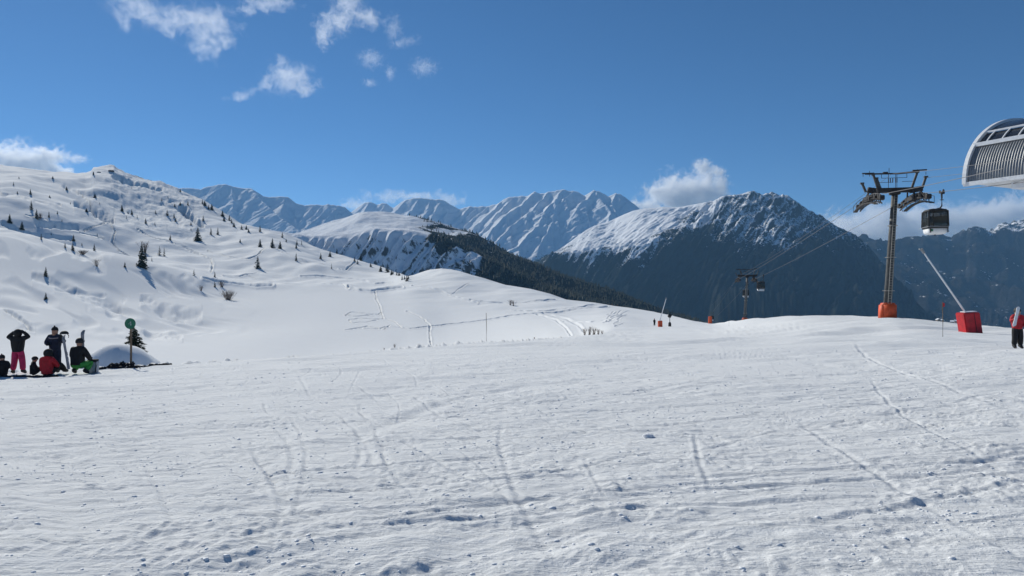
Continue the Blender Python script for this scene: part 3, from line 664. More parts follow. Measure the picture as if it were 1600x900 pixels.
range_sheet('mountains', RE, 500, 1200, 1.3,
    [([(0, 520)], C(6800)), ([(0, 425)], [(500, 7700), (900, 7500)]), (None, C(10000)), ([(0, 400)], C(11000)), ([(0, 560)], C(12000))],
    [40, 150, 20, 6], dispE, forE, mE, 2)
# --- big mountain on the right
RF = [(760, 470), (800, 440), (830, 418), (850, 402), (870, 392), (882, 384), (892, 377), (905, 367), (918, 358), (930, 352), (945, 349), (960, 342), (975, 335), (990, 329), (1005, 326), (1020, 325), (1035, 323), (1050, 324), (1065, 323), (1080, 320), (1095, 317), (1110, 315), (1120, 311), (1128, 307), (1140, 305), (1152, 304), (1160, 303), (1170, 299), (1178, 297.5), (1184, 302), (1190, 304), (1197, 302), (1203, 301), (1209, 300.5), (1215, 304), (1222, 304), (1228, 304.5), (1235, 308), (1245, 315), (1252, 320), (1260, 326), (1270, 330), (1277, 337), (1285, 337.5), (1293, 344), (1302, 350), (1312, 356), (1322, 359), (1330, 364), (1340, 369), (1350, 377), (1358, 385), (1370, 400), (1380, 413), (1392, 427), (1405, 442), (1420, 459), (1440, 481), (1460, 502), (1500, 540), (1600, 620)]
RF = jag(RF, 1.9, 1080, 5)
spF = spurs(0.8, 460, 230, 5500, 501, 3.0)
spF2 = spurs(0.9, 95, 46, 5500, 531, 4.0)
SPF = [[(1120, 311), (1105, 330), (1085, 346), (1062, 356)], [(1178, 297.5), (1165, 312), (1140, 332), (1118, 346), (1095, 364)], [(1209, 300.5), (1190, 322), (1168, 340), (1140, 362), (1110, 392)], [(1235, 308), (1222, 330), (1200, 350), (1170, 374), (1130, 398)], [(1236, 308), (1246, 335), (1242, 365), (1252, 400), (1245, 440)], [(1260, 326), (1268, 350), (1276, 380), (1290, 420)], [(1293, 344), (1305, 375), (1325, 410), (1350, 450)], [(1340, 369), (1350, 395), (1375, 440), (1400, 480)], [(1145, 304.5), (1128, 325), (1108, 340)], [(1193, 303.5), (1182, 318), (1160, 330)], [(1222, 304), (1206, 325), (1184, 345)]]
def dispF(X, Y, Z, PX, T, D):
    Z0 = Z
    tt = sst(0, 0.6, T) * sst(3.6, 3.05, T) * (1 - 0.96 * np.exp(-((T - 3) / 0.05) ** 2))
    shoulder = sst(1110, 1040, PX) * sst(1.9, 2.2, T)
    tt = tt * (1 - 0.72 * shoulder)
    steepright = sst(1180, 1260, PX)
    V = np.maximum(H0 - Z * F / D - ip(PX, RF), 0) * sst(3.1, 2.9, T); ln_ = ip(PX, [(1150, 1.0), (1230, .5), (1330, -.5)])
    v_ = spurfield(PX, V, rand_sp(600, 1800, 26, 8), ln_, D, .40, 7, 51, .40) + spurfield(PX, V, rand_sp(600, 1800, 8, 9), ln_, D, .45, 4, 53, .42, (25, 20))
    v_ = v_ * (1 - .3 * shoulder)
    E_ = envelope(X, Y, RF, lambda p: float(ip(p, [(760, 6000), (860, 6100), (960, 6600), (1060, 6200), (1180, 5500), (1460, 4500), (1600, 4200)])), SPF, 1.0, 1.1, .80, -2000)
    Z = Z + np.where(T > 3.3, 0, np.maximum(E_ - Z, 0) * sst(1100, 1130, PX)); E_d = np.where(T > 3.3, 0, np.maximum(E_ - Z0, 0) * sst(1090, 1130, PX))
    q_ = v_ * tt * 0.7 + spF(X, Y, Z, PX, T, D, tt * 0.25)
    return E_d * sst(3.02, 2.9, T) + np.where(q_ > 0, q_ * sst(3.0, 2.75, T), q_) + spF2(X, Y, Z, PX, T, D, tt) + fbm(X / 120, Y / 120, 511, 5) * 14 * tt
def forF(X, Y, Z, PX, T, D, ROW):
    n = fbm(X / 220, Y / 220, 521, 4)
    bnd = ip(PX, [(860, 395), (890, 400), (920, 412), (960, 398), (1000, 392), (1060, 362), (1085, 348), (1110, 362), (1150, 400), (1200, 400), (1260, 385), (1320, 400), (1400, 400)])
    f = sst(-34, 34, ROW - bnd + 22 * n)
    spk = 0.75 * sst(1040, 1090, PX) * sst(1110, 1060, PX) * 0
    return np.clip(f * 1.1 + spk + 0.45 * sst(1095, 1135, PX) + 0.13 * sst(1230, 1280, PX) + 0.25 * sst(1330, 1370, PX), 0, 1.1)
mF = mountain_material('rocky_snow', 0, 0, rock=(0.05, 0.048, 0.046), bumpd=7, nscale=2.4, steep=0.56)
range_sheet('mountains', RF, 760, 1600, 1.2,
    [([(0, 720)], C(3300)), ([(760, 520), (1000, 500), (1200, 520), (1460, 620)], [(760, 5200), (1000, 4450), (1200, 4250), (1460, 3700)]),
     ([(760, 480), (860, 398), (960, 396), (1050, 372), (1110, 375), (1200, 395), (1300, 410), (1400, 470), (1460, 520), (1600, 640)], [(760, 5600), (860, 5500), (1000, 5050), (1110, 4950), (1200, 4900), (1460, 4100)]),
     (None, [(760, 6000), (860, 6100), (960, 6600), (1060, 6200), (1180, 5500), (1460, 4500), (1600, 4200)]), ([(0, 560)], [(760, 7000), (1200, 6500), (1460, 5600)])],
    [14, 100, 130, 24], dispF, forF, mF, 3)
# --- right range
RG_ = [(1200, 420), (1300, 395), (1340, 382), (1360, 378), (1372, 375.5), (1385, 377), (1395, 377.5), (1410, 374), (1420, 372.5), (1440, 371.5), (1455, 371), (1468, 368), (1478, 371), (1486, 373), (1497, 368), (1510, 364), (1514, 358.5), (1525, 357), (1535, 358.5), (1548, 361), (1556, 357), (1563, 352.5), (1571, 350), (1582, 351.5), (1600, 351), (1640, 345), (1700, 352), (1850, 380), (2100, 400)]
RG_ = jag(RG_, 0.9, 1100, 8)
spG = spurs(-0.5, 700, 230, 7500, 601, 2.6)
def dispG(X, Y, Z, PX, T, D):
    tt = sst(0, 0.6, T) * sst(2.6, 2.1, T) * (1 - 0.93 * np.exp(-((T - 2) / 0.06) ** 2))
    return spG(X, Y, Z, PX, T, D, tt) + fbm(X / 200, Y / 200, 611, 5) * 36 * tt
def forG(X, Y, Z, PX, T, D, ROW):
    n = fbm(X / 260, Y / 260, 621, 4)
    return np.clip(0.90 + 0.20 * n - 0.34 * sst(430, 620, Z) * sst(1430, 1540, PX), 0, 1.1)
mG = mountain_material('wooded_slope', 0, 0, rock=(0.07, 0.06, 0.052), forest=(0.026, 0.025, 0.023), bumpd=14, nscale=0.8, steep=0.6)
range_sheet('mountains', RG_, 1200, 2100, 1.3,
    [([(0, 640)], C(4300)), ([(0, 500)], C(5600)), (None, C(7500)), ([(0, 400)], C(8600)), ([(0, 560)], C(9600))],
    [30, 130, 20, 6], dispG, forG, mG, 2)
# --- valley floor under everything out to the mountains
vx = np.linspace(-14000, 14000, 60); vy = np.linspace(-2500, 13000, 50)
VX, VY = np.meshgrid(vx, vy); VZ = -1750 + fbm(VX / 2500, VY / 2500, 700, 3) * 60 + 0 * VX
mV = mountain_material('valley_floor', 0, 0, bumpd=10, nscale=0.5)
tag(grid_mesh('terrain', VX, VY, VZ, mV, dict(forest=0.7 + 0 * VX)), kind='structure')

# ------------------------------------------------------------------ haze
hz = MB().box((0, 5250, -70), (30000, 17500, 3700)).build('haze', None)
hm = bpy.data.materials.new('haze'); hm.use_nodes = True; t = hm.node_tree; t.nodes.clear()
ho = t.nodes.new('ShaderNodeOutputMaterial'); pv = t.nodes.new('ShaderNodeVolumePrincipled')
pv.inputs['Color'].default_value = (0.30, 0.62, 1.0, 1); pv.inputs['Density'].default_value = HAZE_DENSITY; pv.inputs['Anisotropy'].default_value = 0.1
t.links.new(pv.outputs[0], ho.inputs['Volume']); hz.data.materials.append(hm)
tag(hz, kind='stuff')

# ------------------------------------------------------------------ clouds (volumes with soft lobes, each its own thing)
def cloud(label, d, lobes, dens, group='clouds in the sky', nscale=2.0, thr=0.30, namp=2.9, depth=0.35, soft=0.75):
    """lobes: (px, row, rx_px, ry_px[, tilt]) ; domain is an ellipsoid-cornered box around them."""
    k = d / F
    lobes = [(l[0], l[1], l[2] * 1.25, l[3] * 1.25) + tuple(l[4:]) for l in lobes]
    x0 = min(l[0] - l[2] * 1.25 for l in lobes); x1 = max(l[0] + l[2] * 1.25 for l in lobes)
    y0 = min(l[1] - max(l[3], l[2] * abs(l[4]) if len(l) > 4 else 0) * 1.25 for l in lobes); y1 = max(l[1] + max(l[3], l[2] * abs(l[4]) if len(l) > 4 else 0) * 1.25 for l in lobes)
    cx, cy = (x0 + x1) / 2, (y0 + y1) / 2; c = P(cx, cy, d)
    hx, hzz = (x1 - x0) / 2 * k, (y1 - y0) / 2 * k; hy = depth * max(hx, hzz)
    o = MB().box((0, 0, 0), (2 * hx, 2 * hy, 2 * hzz), bev=min(hx, hy, hzz) * 0.3).build('cloud', None); o.location = c
    m = bpy.data.materials.new('cloud_vapour'); m.use_nodes = True; t = m.node_tree; t.nodes.clear(); L = t.links.new
    out = t.nodes.new('ShaderNodeOutputMaterial'); pv = t.nodes.new('ShaderNodeVolumePrincipled'); L(pv.outputs[0], out.inputs['Volume'])
    tc = t.nodes.new('ShaderNodeTexCoord')
    def vm(op, a, b):
        n = t.nodes.new('ShaderNodeVectorMath'); n.operation = op
        for i, v in enumerate((a, b)):
            if isinstance(v, tuple): n.inputs[i].default_value = v
            else: L(v, n.inputs[i])
        return n
    def mt(op, a, b, clamp=False):
        n = t.nodes.new('ShaderNodeMath'); n.operation = op; n.use_clamp = clamp
        for i, v in enumerate((a, b)):
            if isinstance(v, (int, float)): n.inputs[i].default_value = v
            else: L(v, n.inputs[i])
        return n.outputs[0]
    big = max(hx, hzz)
    thr -= 0.17; dens *= (0.42 if group == 'clouds in the sky' else 1.0); soft *= (1.5 if group == 'clouds in the sky' else 1)
    w1 = t.nodes.new('ShaderNodeTexNoise'); w1.inputs['Scale'].default_value = 5.0 / big; w1.inputs['Detail'].default_value = 2
    L(tc.outputs['Object'], w1.inputs['Vector'])
    wv = vm('SUBTRACT', w1.outputs['Color'], (0.5, 0.5, 0.5)); wv2 = vm('MULTIPLY', wv.outputs[0], (big * 0.30,) * 3)
    pos = vm('ADD', tc.outputs['Object'], wv2.outputs[0])
    acc = None
    for l in lobes:
        lc = ((l[0] - cx) * k, 0.0, (cy - l[1]) * k)
        dv = vm('SUBTRACT', pos.outputs[0], lc); rx, rz = l[2] * k, l[3] * k; ry = min(hy * 0.95, max(min(rx, rz) * 1.3, hy * 0.45))
        src = dv.outputs[0]
        if len(l) > 4:
            rot = t.nodes.new('ShaderNodeVectorRotate'); rot.rotation_type = 'Y_AXIS'; rot.inputs['Angle'].default_value = math.atan(l[4]); L(src, rot.inputs['Vector']); src = rot.outputs[0]
        sc = vm('DIVIDE', src, (rx, ry, rz)); ln = vm('LENGTH', sc.outputs[0], (0, 0, 0))
        v = mt('SUBTRACT', 1.0, ln.outputs['Value'])
        acc = v if acc is None else mt('MAXIMUM', acc, v)
    nz = t.nodes.new('ShaderNodeTexNoise'); nz.inputs['Scale'].default_value = nscale * 3 / big; nz.inputs['Detail'].default_value = 7; nz.inputs['Roughness'].default_value = 0.58; nz.inputs['Distortion'].default_value = 1.1
    L(tc.outputs['Object'], nz.inputs['Vector'])
    v = mt('ADD', acc, mt('MULTIPLY', mt('SUBTRACT', nz.outputs[0], 0.5), namp))
    v = mt('SUBTRACT', v, thr); v = mt('DIVIDE', v, soft, True)
    v = mt('MULTIPLY', v, dens / (big * depth * 2))
    L(v, pv.inputs['Density']); pv.inputs['Color'].default_value = (0.98, 0.985, 1.0, 1); pv.inputs['Anisotropy'].default_value = 0.35
    o.data.materials.append(m); tag(o, label, 'cloud', group)
    return o
cloud('ragged white cloud cut by the top edge, largest of the high clouds', 4600, [(208, 8, 34, 26), (240, 22, 40, 16), (275, 30, 45, 22), (325, 38, 42, 30), (320, 72, 26, 22), (352, 60, 26, 12, -0.5), (196, 30, 14, 14)], 5.5, thr=0.42)
cloud('small white puff at the top edge, between the two ragged clouds', 4600, [(420, 5, 40, 12), (388, 15, 16, 9)], 4.0, thr=0.35)
cloud('white arch-shaped cloud at the top edge with a tail to its lower left', 4500, [(545, 8, 24, 22), (528, 32, 36, 20, 0.35), (575, 28, 22, 14, -0.3), (505, 55, 14, 20)], 5.0, thr=0.38)
cloud('white cloud with a curved tail to the left, lowest of the high clouds', 4800, [(375, 150, 22, 8, 0.2), (410, 132, 26, 9, 0.7), (452, 122, 34, 24), (475, 138, 22, 12), (440, 98, 10, 10)], 5.0, thr=0.33)
cloud('thin wispy cloud just right of the arch-shaped cloud', 4500, [(615, 45, 14, 22), (632, 66, 26, 8, 0.25)], 1.6, thr=0.38)
cloud('tiny wisp of cloud below the arch-shaped cloud', 4600, [(580, 92, 20, 14), (578, 130, 12, 6), (610, 115, 8, 10)], 2.0, thr=0.33)
cloud('tiny faint cloud alone, furthest right of the high wisps', 4600, [(662, 105, 20, 14)], 2.0, thr=0.32)
cloud('bulky white cloud rising behind the left end of the snowy hill', 14800, [(20, 265, 52, 36), (55, 252, 40, 22), (70, 245, 22, 14), (90, 268, 18, 12), (-20, 255, 50, 30)], 9, 'clouds behind the ridges', nscale=2.0, thr=0.28)
cloud('faint flat wisp right of the bulky left cloud', 14800, [(118, 248, 18, 7)], 1.3, 'clouds behind the ridges', thr=0.25)
cloud('low white cloud lifting off the ridge of the big rocky mountain', 14600, [(1065, 305, 46, 26), (1100, 300, 30, 26), (1040, 300, 24, 16), (1085, 325, 60, 20), (1010, 322, 30, 10)], 12, 'clouds behind the ridges', nscale=2.0, thr=0.24)
cloud('small curled puff above the cloud on the big rocky mountain', 14600, [(1098, 262, 14, 12), (1120, 268, 14, 8, -0.4), (1125, 285, 8, 12)], 5, 'clouds behind the ridges', thr=0.28)
cloud('long cloud bank behind the right range, beyond the gondola cabin', 14400, [(1340, 362, 60, 26), (1400, 355, 60, 26), (1460, 352, 60, 20), (1520, 345, 60, 26), (1560, 330, 36, 24), (1610, 345, 60, 30), (1660, 350, 50, 30)], 12, 'clouds behind the ridges', nscale=3.4, thr=0.22, depth=0.2)
cloud('thin white wisp low over the far snowy ridge, left of centre', 14700, [(560, 318, 22, 8), (640, 307, 60, 8), (700, 312, 22, 8)], 3, 'clouds behind the ridges', nscale=3, thr=0.20)

# ------------------------------------------------------------------ forest on the middle hills (a wood that reads as one mass)
def tree_template(seed, tiers=5, seg=6):
    rg_ = random.Random(seed); vs = []; fs = []
    z = 0.10
    for k in range(tiers):
        f0 = k / tiers; r = 0.23 * (1 - f0) ** 0.85 + 0.015; top = min(1.0, z + 0.30 * (1 - 0.3 * f0)); b = len(vs)
        for j in range(seg):
            a = 2 * math.pi * (j + rg_.random() * 0.6) / seg; rr = r * (0.7 + 0.55 * rg_.random())
            vs.append((rr * math.cos(a), rr * math.sin(a), z + 0.03 * rg_.random()))
        vs.append((0, 0, top)); fs += [(b + j, b + (j + 1) % seg, b + seg) for j in range(seg)]
        z += 0.17 * (1 - 0.12 * k)
    return np.array(vs), np.array(fs)
TT = [tree_template(s) for s in range(4)]
def build_forest(sh, n, seed, name, label_kind):
    X, Y, Z, PX, T, D, fo = sh; rg_ = np.random.default_rng(seed)
    ok = np.argwhere((fo > 0.42) & (T > 0.9) & (T < 4.03) & (PX > 430) & (PX < 1110))
    wgt = fo[ok[:, 0], ok[:, 1]] ** 2; wgt /= wgt.sum()
    pick = ok[rg_.choice(len(ok), n, p=wgt)]
    V = []; Fc = []; off = 0
    for i, j in pick:
        v, f = TT[rg_.integers(4)]; hgt = 6 + 9 * rg_.random(); a = rg_.random() * 6.28
        c, s_ = math.cos(a), math.sin(a); q = v * hgt * np.array([0.85, 0.85, 1])
        q = np.stack([q[:, 0] * c - q[:, 1] * s_, q[:, 0] * s_ + q[:, 1] * c, q[:, 2]], 1) + np.array([X[i, j] + rg_.normal() * 3, Y[i, j] + rg_.normal() * 3, Z[i, j] - 1.0])
        V.append(q); Fc.append(f + off); off += len(q)
    V = np.concatenate(V); Fc = np.concatenate(Fc)
    me = bpy.data.meshes.new(name); me.vertices.add(len(V)); me.vertices.foreach_set('co', V.astype(np.float32).ravel())
    me.loops.add(Fc.size); me.loops.foreach_set('vertex_index', Fc.ravel().astype(np.int32)); me.polygons.add(len(Fc))
    me.polygons.foreach_set('loop_start', (np.arange(len(Fc)) * 3).astype(np.int32)); me.update(calc_edges=True)
    o = link(name, me, M['needle']); tag(o, 'dark conifer forest on the right flank of the middle hill', 'forest', kind='stuff')
build_forest(cX, 6500, 3, 'forest', '')

# ------------------------------------------------------------------ spruces and bushes
def crown_mesh(h, seed, dens=1.0, lean=0.0, bare_low=0.08, width=0.22):
    rg_ = random.Random(seed); b = MB(); bm = b.bm
    tiers = int(15 * dens) + 3
    for k in range(tiers):
        f = k / (tiers - 1); z = h * (bare_low + (0.97 - bare_low) * f); rmax = h * width * (1 - f) ** 0.8 + 0.02 * h
        nb = max(4, int((11 - 6 * f) * dens))
        for j in range(nb):
            if rg_.random() < 0.12: continue
            a = 2 * math.pi * (j + rg_.random()) / nb; r = rmax * (0.55 + 0.6 * rg_.random()); dz = -0.30 * r + 0.05 * h * (rg_.random() - 0.5)
            d = Vector((math.cos(a), math.sin(a), 0)); n = Vector((-d.y, d.x, 0)); p0 = Vector((lean * z, 0, z)); tip = p0 + d * r + Vector((0, 0, dz))
            for q in range(4):                       # spray of needle blades along the branch
                s0 = 0.12 + 0.22 * q; c = p0.lerp(tip, s0); wd = r * (0.34 - 0.06 * q) * (0.7 + 0.5 * rg_.random())
                up = Vector((0, 0, 0.05 * h * rg_.random())); e = p0.lerp(tip, min(1.05, s0 + 0.42))
                v = [bm.verts.new(c - n * wd * 0.9 - up * 0.8), bm.verts.new(e), bm.verts.new(c + n * wd * 0.9 - up * 0.8), bm.verts.new(c + up * 0.7)]
                bm.faces.new((v[0], v[1], v[3])); bm.faces.new((v[1], v[2], v[3]))
    tt = bm.verts.new((lean * h, 0, h * 1.03)); s_ = 0.02 * h
    a_ = [bm.verts.new((lean * h + s_ * math.cos(x), s_ * math.sin(x), h * 0.86)) for x in (0, 2.1, 4.2)]
    for x in range(3): bm.faces.new((a_[x], a_[(x + 1) % 3], tt))
    me = bpy.data.meshes.new('crown'); bm.to_mesh(me); bm.free(); me.materials.append(M['needle']); return me
def trunk_mesh(h, r):
    b = MB().tube([(0, 0, -0.4), (0, 0, h * 0.3), (0, 0, h * 0.9)], [r, r * 0.75, r * 0.1], 6)
    me = bpy.data.meshes.new('trunk'); b.bm.to_mesh(me); b.bm.free(); me.materials.append(M['bark']); return me
PROTO = [(crown_mesh(1.0, s, d, 0, bl, wd), trunk_mesh(1.0, 0.022)) for s, d, bl, wd in ((1, 1.0, .03, .25), (2, .8, .05, .20), (3, 1.1, .03, .30), (4, .6, .10, .18), (5, .9, .04, .27))]
def spruce(px, row, hpx, label, group=None, kind=0, wide=1.0, d=None):
    p = on_row(px, row) if d is None else Vector(((px - 800) / F * d, d, ground_at(px, d)))
    h = hpx * p.y / F * 1.02
    o = empty('spruce_tree', (p.x, p.y, p.z - 0.03 * h), random.random() * 6.28); o.scale = (h * wide, h * wide, h)
    tag(o, label, 'tree', group)
    c, t_ = PROTO[kind % 5]; link('crown', c, None, o); link('trunk', t_, None, o)
    return o
GRP = 'spruces scattered over the snowy left hills'
spruce(221, 418, 38, 'tallest spruce of the left hills, full and dark beside a bare brown shrub', GRP, 2, .8)
spruce(227, 405, 20, 'slim spruce right behind the tallest spruce of the left hills', GRP, 1)
spruce(72, 433, 15, 'small spruce alone on the smooth near slope, upper of the two on the left', GRP, 0)
spruce(71.5, 468, 11, 'small squat spruce alone on the near slope, lower of the two on the left', GRP, 2)
spruce(403, 420, 20, 'round spruce alone with its shadow below it, left of the flat basin', GRP, 4, 1.15)
spruce(195, 419, 9, 'tiny spruce left below the tallest spruce', GRP, 0)
spruce(113, 392, 13, 'small spruce on the crest of the near slope, right one of a close pair', GRP, 0)
spruce(101, 388, 9, 'small spruce on the crest of the near slope, left one of a close pair', GRP, 1)
spruce(147, 392, 12, 'small slim spruce on the crest right of the close pair', GRP, 1)
spruce(115, 377, 10, 'small spruce in the shaded hollow above the close pair', GRP, 2)
spruce(64, 375, 10, 'small spruce at the left end of the shaded hollow edge', GRP, 1)
spruce(34, 361, 13, 'spruce on the shaded bowl floor, furthest left of three', GRP, 2)
spruce(15, 349, 14, 'spruce at the bottom of the shaded bowl near the left frame edge', GRP, 2)
spruce(49, 328, 15, 'tall slim spruce at the top of the shaded bowl', GRP, 1)
spruce(57, 343, 15, 'spruce in the middle of the shaded bowl beside a shrub', GRP, 0)
spruce(76, 340, 10, 'slim small spruce in the middle of the shaded bowl', GRP, 1)
spruce(48, 306, 9, 'small spruce on the sunny slope above the shaded bowl', GRP, 0)
spruce(21, 292, 6, 'tiny spruce high on the sunny slope near the left edge', GRP, 1)
spruce(82, 280.5, 4, 'round dark shrub-like spruce just under the left skyline', GRP, 2, 1.5)
spruce(104, 298, 6, 'tiny dark spruce high on the sunny slope', GRP, 2, 1.3)
spruce(135, 334, 6, 'low dark spruce at the foot of the shaded gully', GRP, 2, 1.6)
spruce(191, 332, 11, 'leaning dark spruce on the wrinkled sunny slope', GRP, 0, 1.2)
spruce(206, 336, 9, 'small dark spruce right of the leaning one on the wrinkled slope', GRP, 0)
spruce(148, 309, 7, 'small dark spruce on the upper wrinkled slope', GRP, 2, 1.3)
spruce(228, 351, 9, 'dark spruce at the foot of the wrinkled slope', GRP, 0)
spruce(309, 377, 22, 'large full spruce on the shoulder right of the wrinkled slope', GRP, 2, 1.1)
spruce(266, 376, 9, 'small spruce left of the large full spruce', GRP, 0)
spruce(249, 400, 15, 'loose spruce, left of two standing close below the curved track', GRP, 3, 1.2)
spruce(256, 401, 14, 'loose spruce, right of two standing close below the curved track', GRP, 3)
spruce(237, 408, 6, 'tiny spruce right of the tallest spruce', GRP, 1)
spruce(336, 449, 9, 'small dark spruce on the edge of the basin beside a brown shrub', GRP, 0)
spruce(336, 434, 10, 'slim spruce above the small one at the basin edge', GRP, 1)
spruce(303, 431, 10, 'grey loose spruce above the basin edge, left of the slim one', GRP, 3, 1.3)
spruce(407, 386, 13, 'full spruce on the middle slope, leftmost of three in a row', GRP, 2)
spruce(425, 388, 16, 'full spruce on the middle slope, middle of three in a row', GRP, 0, 1.2)
spruce(438, 389, 13, 'full spruce on the middle slope, rightmost of three in a row', GRP, 2)
spruce(375, 379, 6, 'tiny round spruce left of the three in a row', GRP, 2)
spruce(463, 408, 13, 'slim spruce with a long shadow to its lower right', GRP, 1)
spruce(463, 389, 9, 'small spruce right of the three in a row', GRP, 0)
spruce(501, 405, 10, 'dark spruce alone on the right slope of the left hill', GRP, 0)
spruce(518, 421, 9, 'small spruce in the snowy folds near the valley', GRP, 3)
spruce(407, 363, 11, 'spruce standing up on the skyline above the three in a row', GRP, 1, 1.2)
spruce(340, 367, 12, 'slim spruce on the upper right ridge, pair, right one', GRP, 1)
spruce(330, 368, 12, 'slim spruce on the upper right ridge, pair, left one', GRP, 1)
spruce(447, 379, 6, 'small dark spruce just under the skyline ridge', GRP, 0)
spruce(526, 396, 9, 'dark spruce on the descending skyline, between two gaps', GRP, 0)
spruce(564, 405, 11, 'tallest spruce of a row on the descending skyline', GRP, 0, 1.2)
spruce(605, 426, 15, 'dark full spruce near the lower end of the descending skyline', GRP, 1, 1.4)
rr_ = random.Random(4)
_on = {}
def ordn(k):
    _on[k] = _on.get(k, 0) + 1; n = _on[k]
    w_ = ['zero', 'first', 'second', 'third', 'fourth', 'fifth', 'sixth', 'seventh', 'eighth', 'ninth', 'tenth', 'eleventh', 'twelfth', 'thirteenth', 'fourteenth', 'fifteenth', 'sixteenth', 'seventeenth', 'eighteenth', 'nineteenth', 'twentieth']
    return w_[n] if n <= 20 else 'twenty-' + w_[n - 20] if n < 30 else 'thirtieth'
LOWL = 'small dark spruce in the loose line along the descending skyline'
for px in (316, 320, 324, 329, 345, 350, 356, 361, 366, 376, 383, 388, 439, 464, 470, 515, 554, 558, 579, 592, 602, 609, 613, 618, 623, 627, 631, 634, 636):
    row = float(ip(px, SKY_G)) + 1.5 + 5 * rr_.random(); spruce(px + rr_.random() * 3, row + (3 if px < 400 else 2), 6 + 5 * rr_.random(), 'small spruce on the descending skyline, ' + ordn('skyline') + ' from the left in its line', 'spruces along the descending skyline', rr_.randrange(5), 1.2)
UP = 'tiny spruce on the rough upper slope below the summit'
for px, row, hp in sorted(((282, 300, 4), (253, 316, 5), (243, 335, 6), (261, 340, 9), (272, 342, 7), (275, 347, 6), (293, 322, 7), (273, 325, 5), (282, 324, 5), (317, 347, 8), (298, 352, 5), (242, 352, 5), (214, 343, 4), (200, 334, 4), (156, 320, 3), (206, 295, 3), (262, 310, 4), (299, 361, 4), (197, 344, 5), (77, 310, 4), (27, 305, 4), (89, 335, 5), (97, 347, 4), (110, 320, 3), (30, 279, 3), (80, 368, 4), (128, 384, 4), (152, 369, 4))):
    spruce(px, row, hp * 1.1, 'tiny spruce on the rough upper slope, ' + ordn('up') + ' from the left of its scattered group', 'tiny spruces on the rough upper slope', rr_.randrange(5), 1.3)

def twig_mesh(seed, n=26, spread=0.6, fine=3):
    rg_ = random.Random(seed); b = MB()
    for k in range(n):
        a = rg_.random() * 6.28; t_ = rg_.random() ** 0.7 * spread; d = Vector((math.cos(a) * t_, math.sin(a) * t_, 1)).normalized(); L_ = 0.6 + 0.4 * rg_.random()
        base = Vector((rg_.uniform(-.12, .12), rg_.uniform(-.12, .12), -0.05)); mid = base + d * L_ * 0.5; tip = base + d * L_ + Vector((rg_.uniform(-.1, .1), rg_.uniform(-.1, .1), 0))
        b.tube([base, mid, tip], [0.012, 0.009, 0.003], 3)
        for q in range(fine):
            s0 = mid.lerp(tip, rg_.random() * 0.8); b.tube([s0, s0 + Vector((rg_.uniform(-.2, .2), rg_.uniform(-.2, .2), 0.12 + 0.15 * rg_.random()))], [0.006, 0.002], 3, False)
    me = bpy.data.meshes.new('bare_shrub'); b.bm.to_mesh(me); b.bm.free(); me.materials.append(M['twig']); return me
TW = [twig_mesh(s) for s in range(3)] + [twig_mesh(9, 60, 1.0, 4)]
def shrub(px, row, hpx, label, group='bare brown shrubs in the snow', kind=0, wide=1.0, d=None):
    p = on_row(px, row) if d is None else Vector(((px - 800) / F * d, d, ground_at(px, d)))
    h = hpx * p.y / F; o = link('bare_shrub', TW[kind], None); o.location = p; o.scale = (h * wide, h * wide, h); o.rotation_euler.z = random.random() * 6
    tag(o, label, 'shrub', group); return o
shrub(357, 469, 19, 'round bare brown shrub alone at the left side of the flat basin', kind=3)
shrub(225, 395, 20, 'tall bare brown shrub just right of the tallest spruce', kind=1)
shrub(129, 398, 9, 'low wide brown shrub on the crest of the near slope', kind=3, wide=1.6)
shrub(151, 417, 14, 'thin faint shrub on the upper near slope', kind=0)
shrub(314, 455, 10, 'thin faint shrub left of the round brown shrub', kind=1)
shrub(347, 449, 12, 'loose brown shrub right of the small spruce at the basin edge', kind=0, wide=1.3)
shrub(63, 342, 10, 'brown shrub beside the spruce in the shaded bowl', kind=1, wide=1.3)
shrub(797, 477, 10, 'bare thin saplings in the middle of the open white slope, left one', kind=0)
shrub(803, 478, 9, 'bare thin saplings in the middle of the open white slope, right one', kind=1)
for k, (px, dd, hp) in enumerate([(914, 83, 13), (921, 82, 15), (928, 84, 14), (935, 86, 10), (941, 88, 7)]):
    shrub(px, 0, hp, ['leftmost twiggy shrub of the clump on the piste edge', 'tallest twiggy shrub of the clump on the piste edge', 'third twiggy shrub from the left in the clump on the piste edge', 'low twiggy shrub near the right end of the clump on the piste edge', 'rightmost and lowest twiggy shrub of the clump on the piste edge'][k], 'twiggy shrubs on the piste edge', k % 3, 0.9, dd)
shrub(617, 0, 9, 'dry grass tuft on the piste edge left of the marker pole', 'dry tufts on the piste edge', 0, .7, 47.6)
shrub(600, 0, 5, 'smallest dry tuft on the piste edge, furthest left', 'dry tufts on the piste edge', 1, .7, 46.6)
shrub(957, 476, 4, 'tiny reddish shrub on the snow crest, left of two', kind=1); shrub(964, 477, 4, 'tiny reddish shrub on the snow crest, right of two', kind=2)
# summit rocks
def rock(px, row, wpx, hpx, label, seed):
    p = on_row(px, row, 10.5, 12.3); k = p.y / F; rg_ = random.Random(seed); b = MB().ball((0, 0, 0), 1.0, sub=3)
    for v in b.bm.verts: v.co *= 0.75 + 0.5 * (0.5 + 0.5 * float(noise(np.array(v.co.x * 1.7 + seed), np.array(v.co.z * 1.9 + v.co.y), seed)))
    o = b.build('rock', M['rock']); o.location = p; o.scale = (wpx * k / 2, wpx * k / 2.4, hpx * k / 1.6)
    tag(o, label, 'rock', 'dark rocks on the summit')
rock(146, 275, 2.5, 7, 'small upright dark rock left of the summit knob', 1); rock(173, 268, 9, 3.0, 'flat dark rock on top of the summit knob', 2)
rock(155, 270, 6, 2, 'low dark rock on the left side of the summit knob', 3)

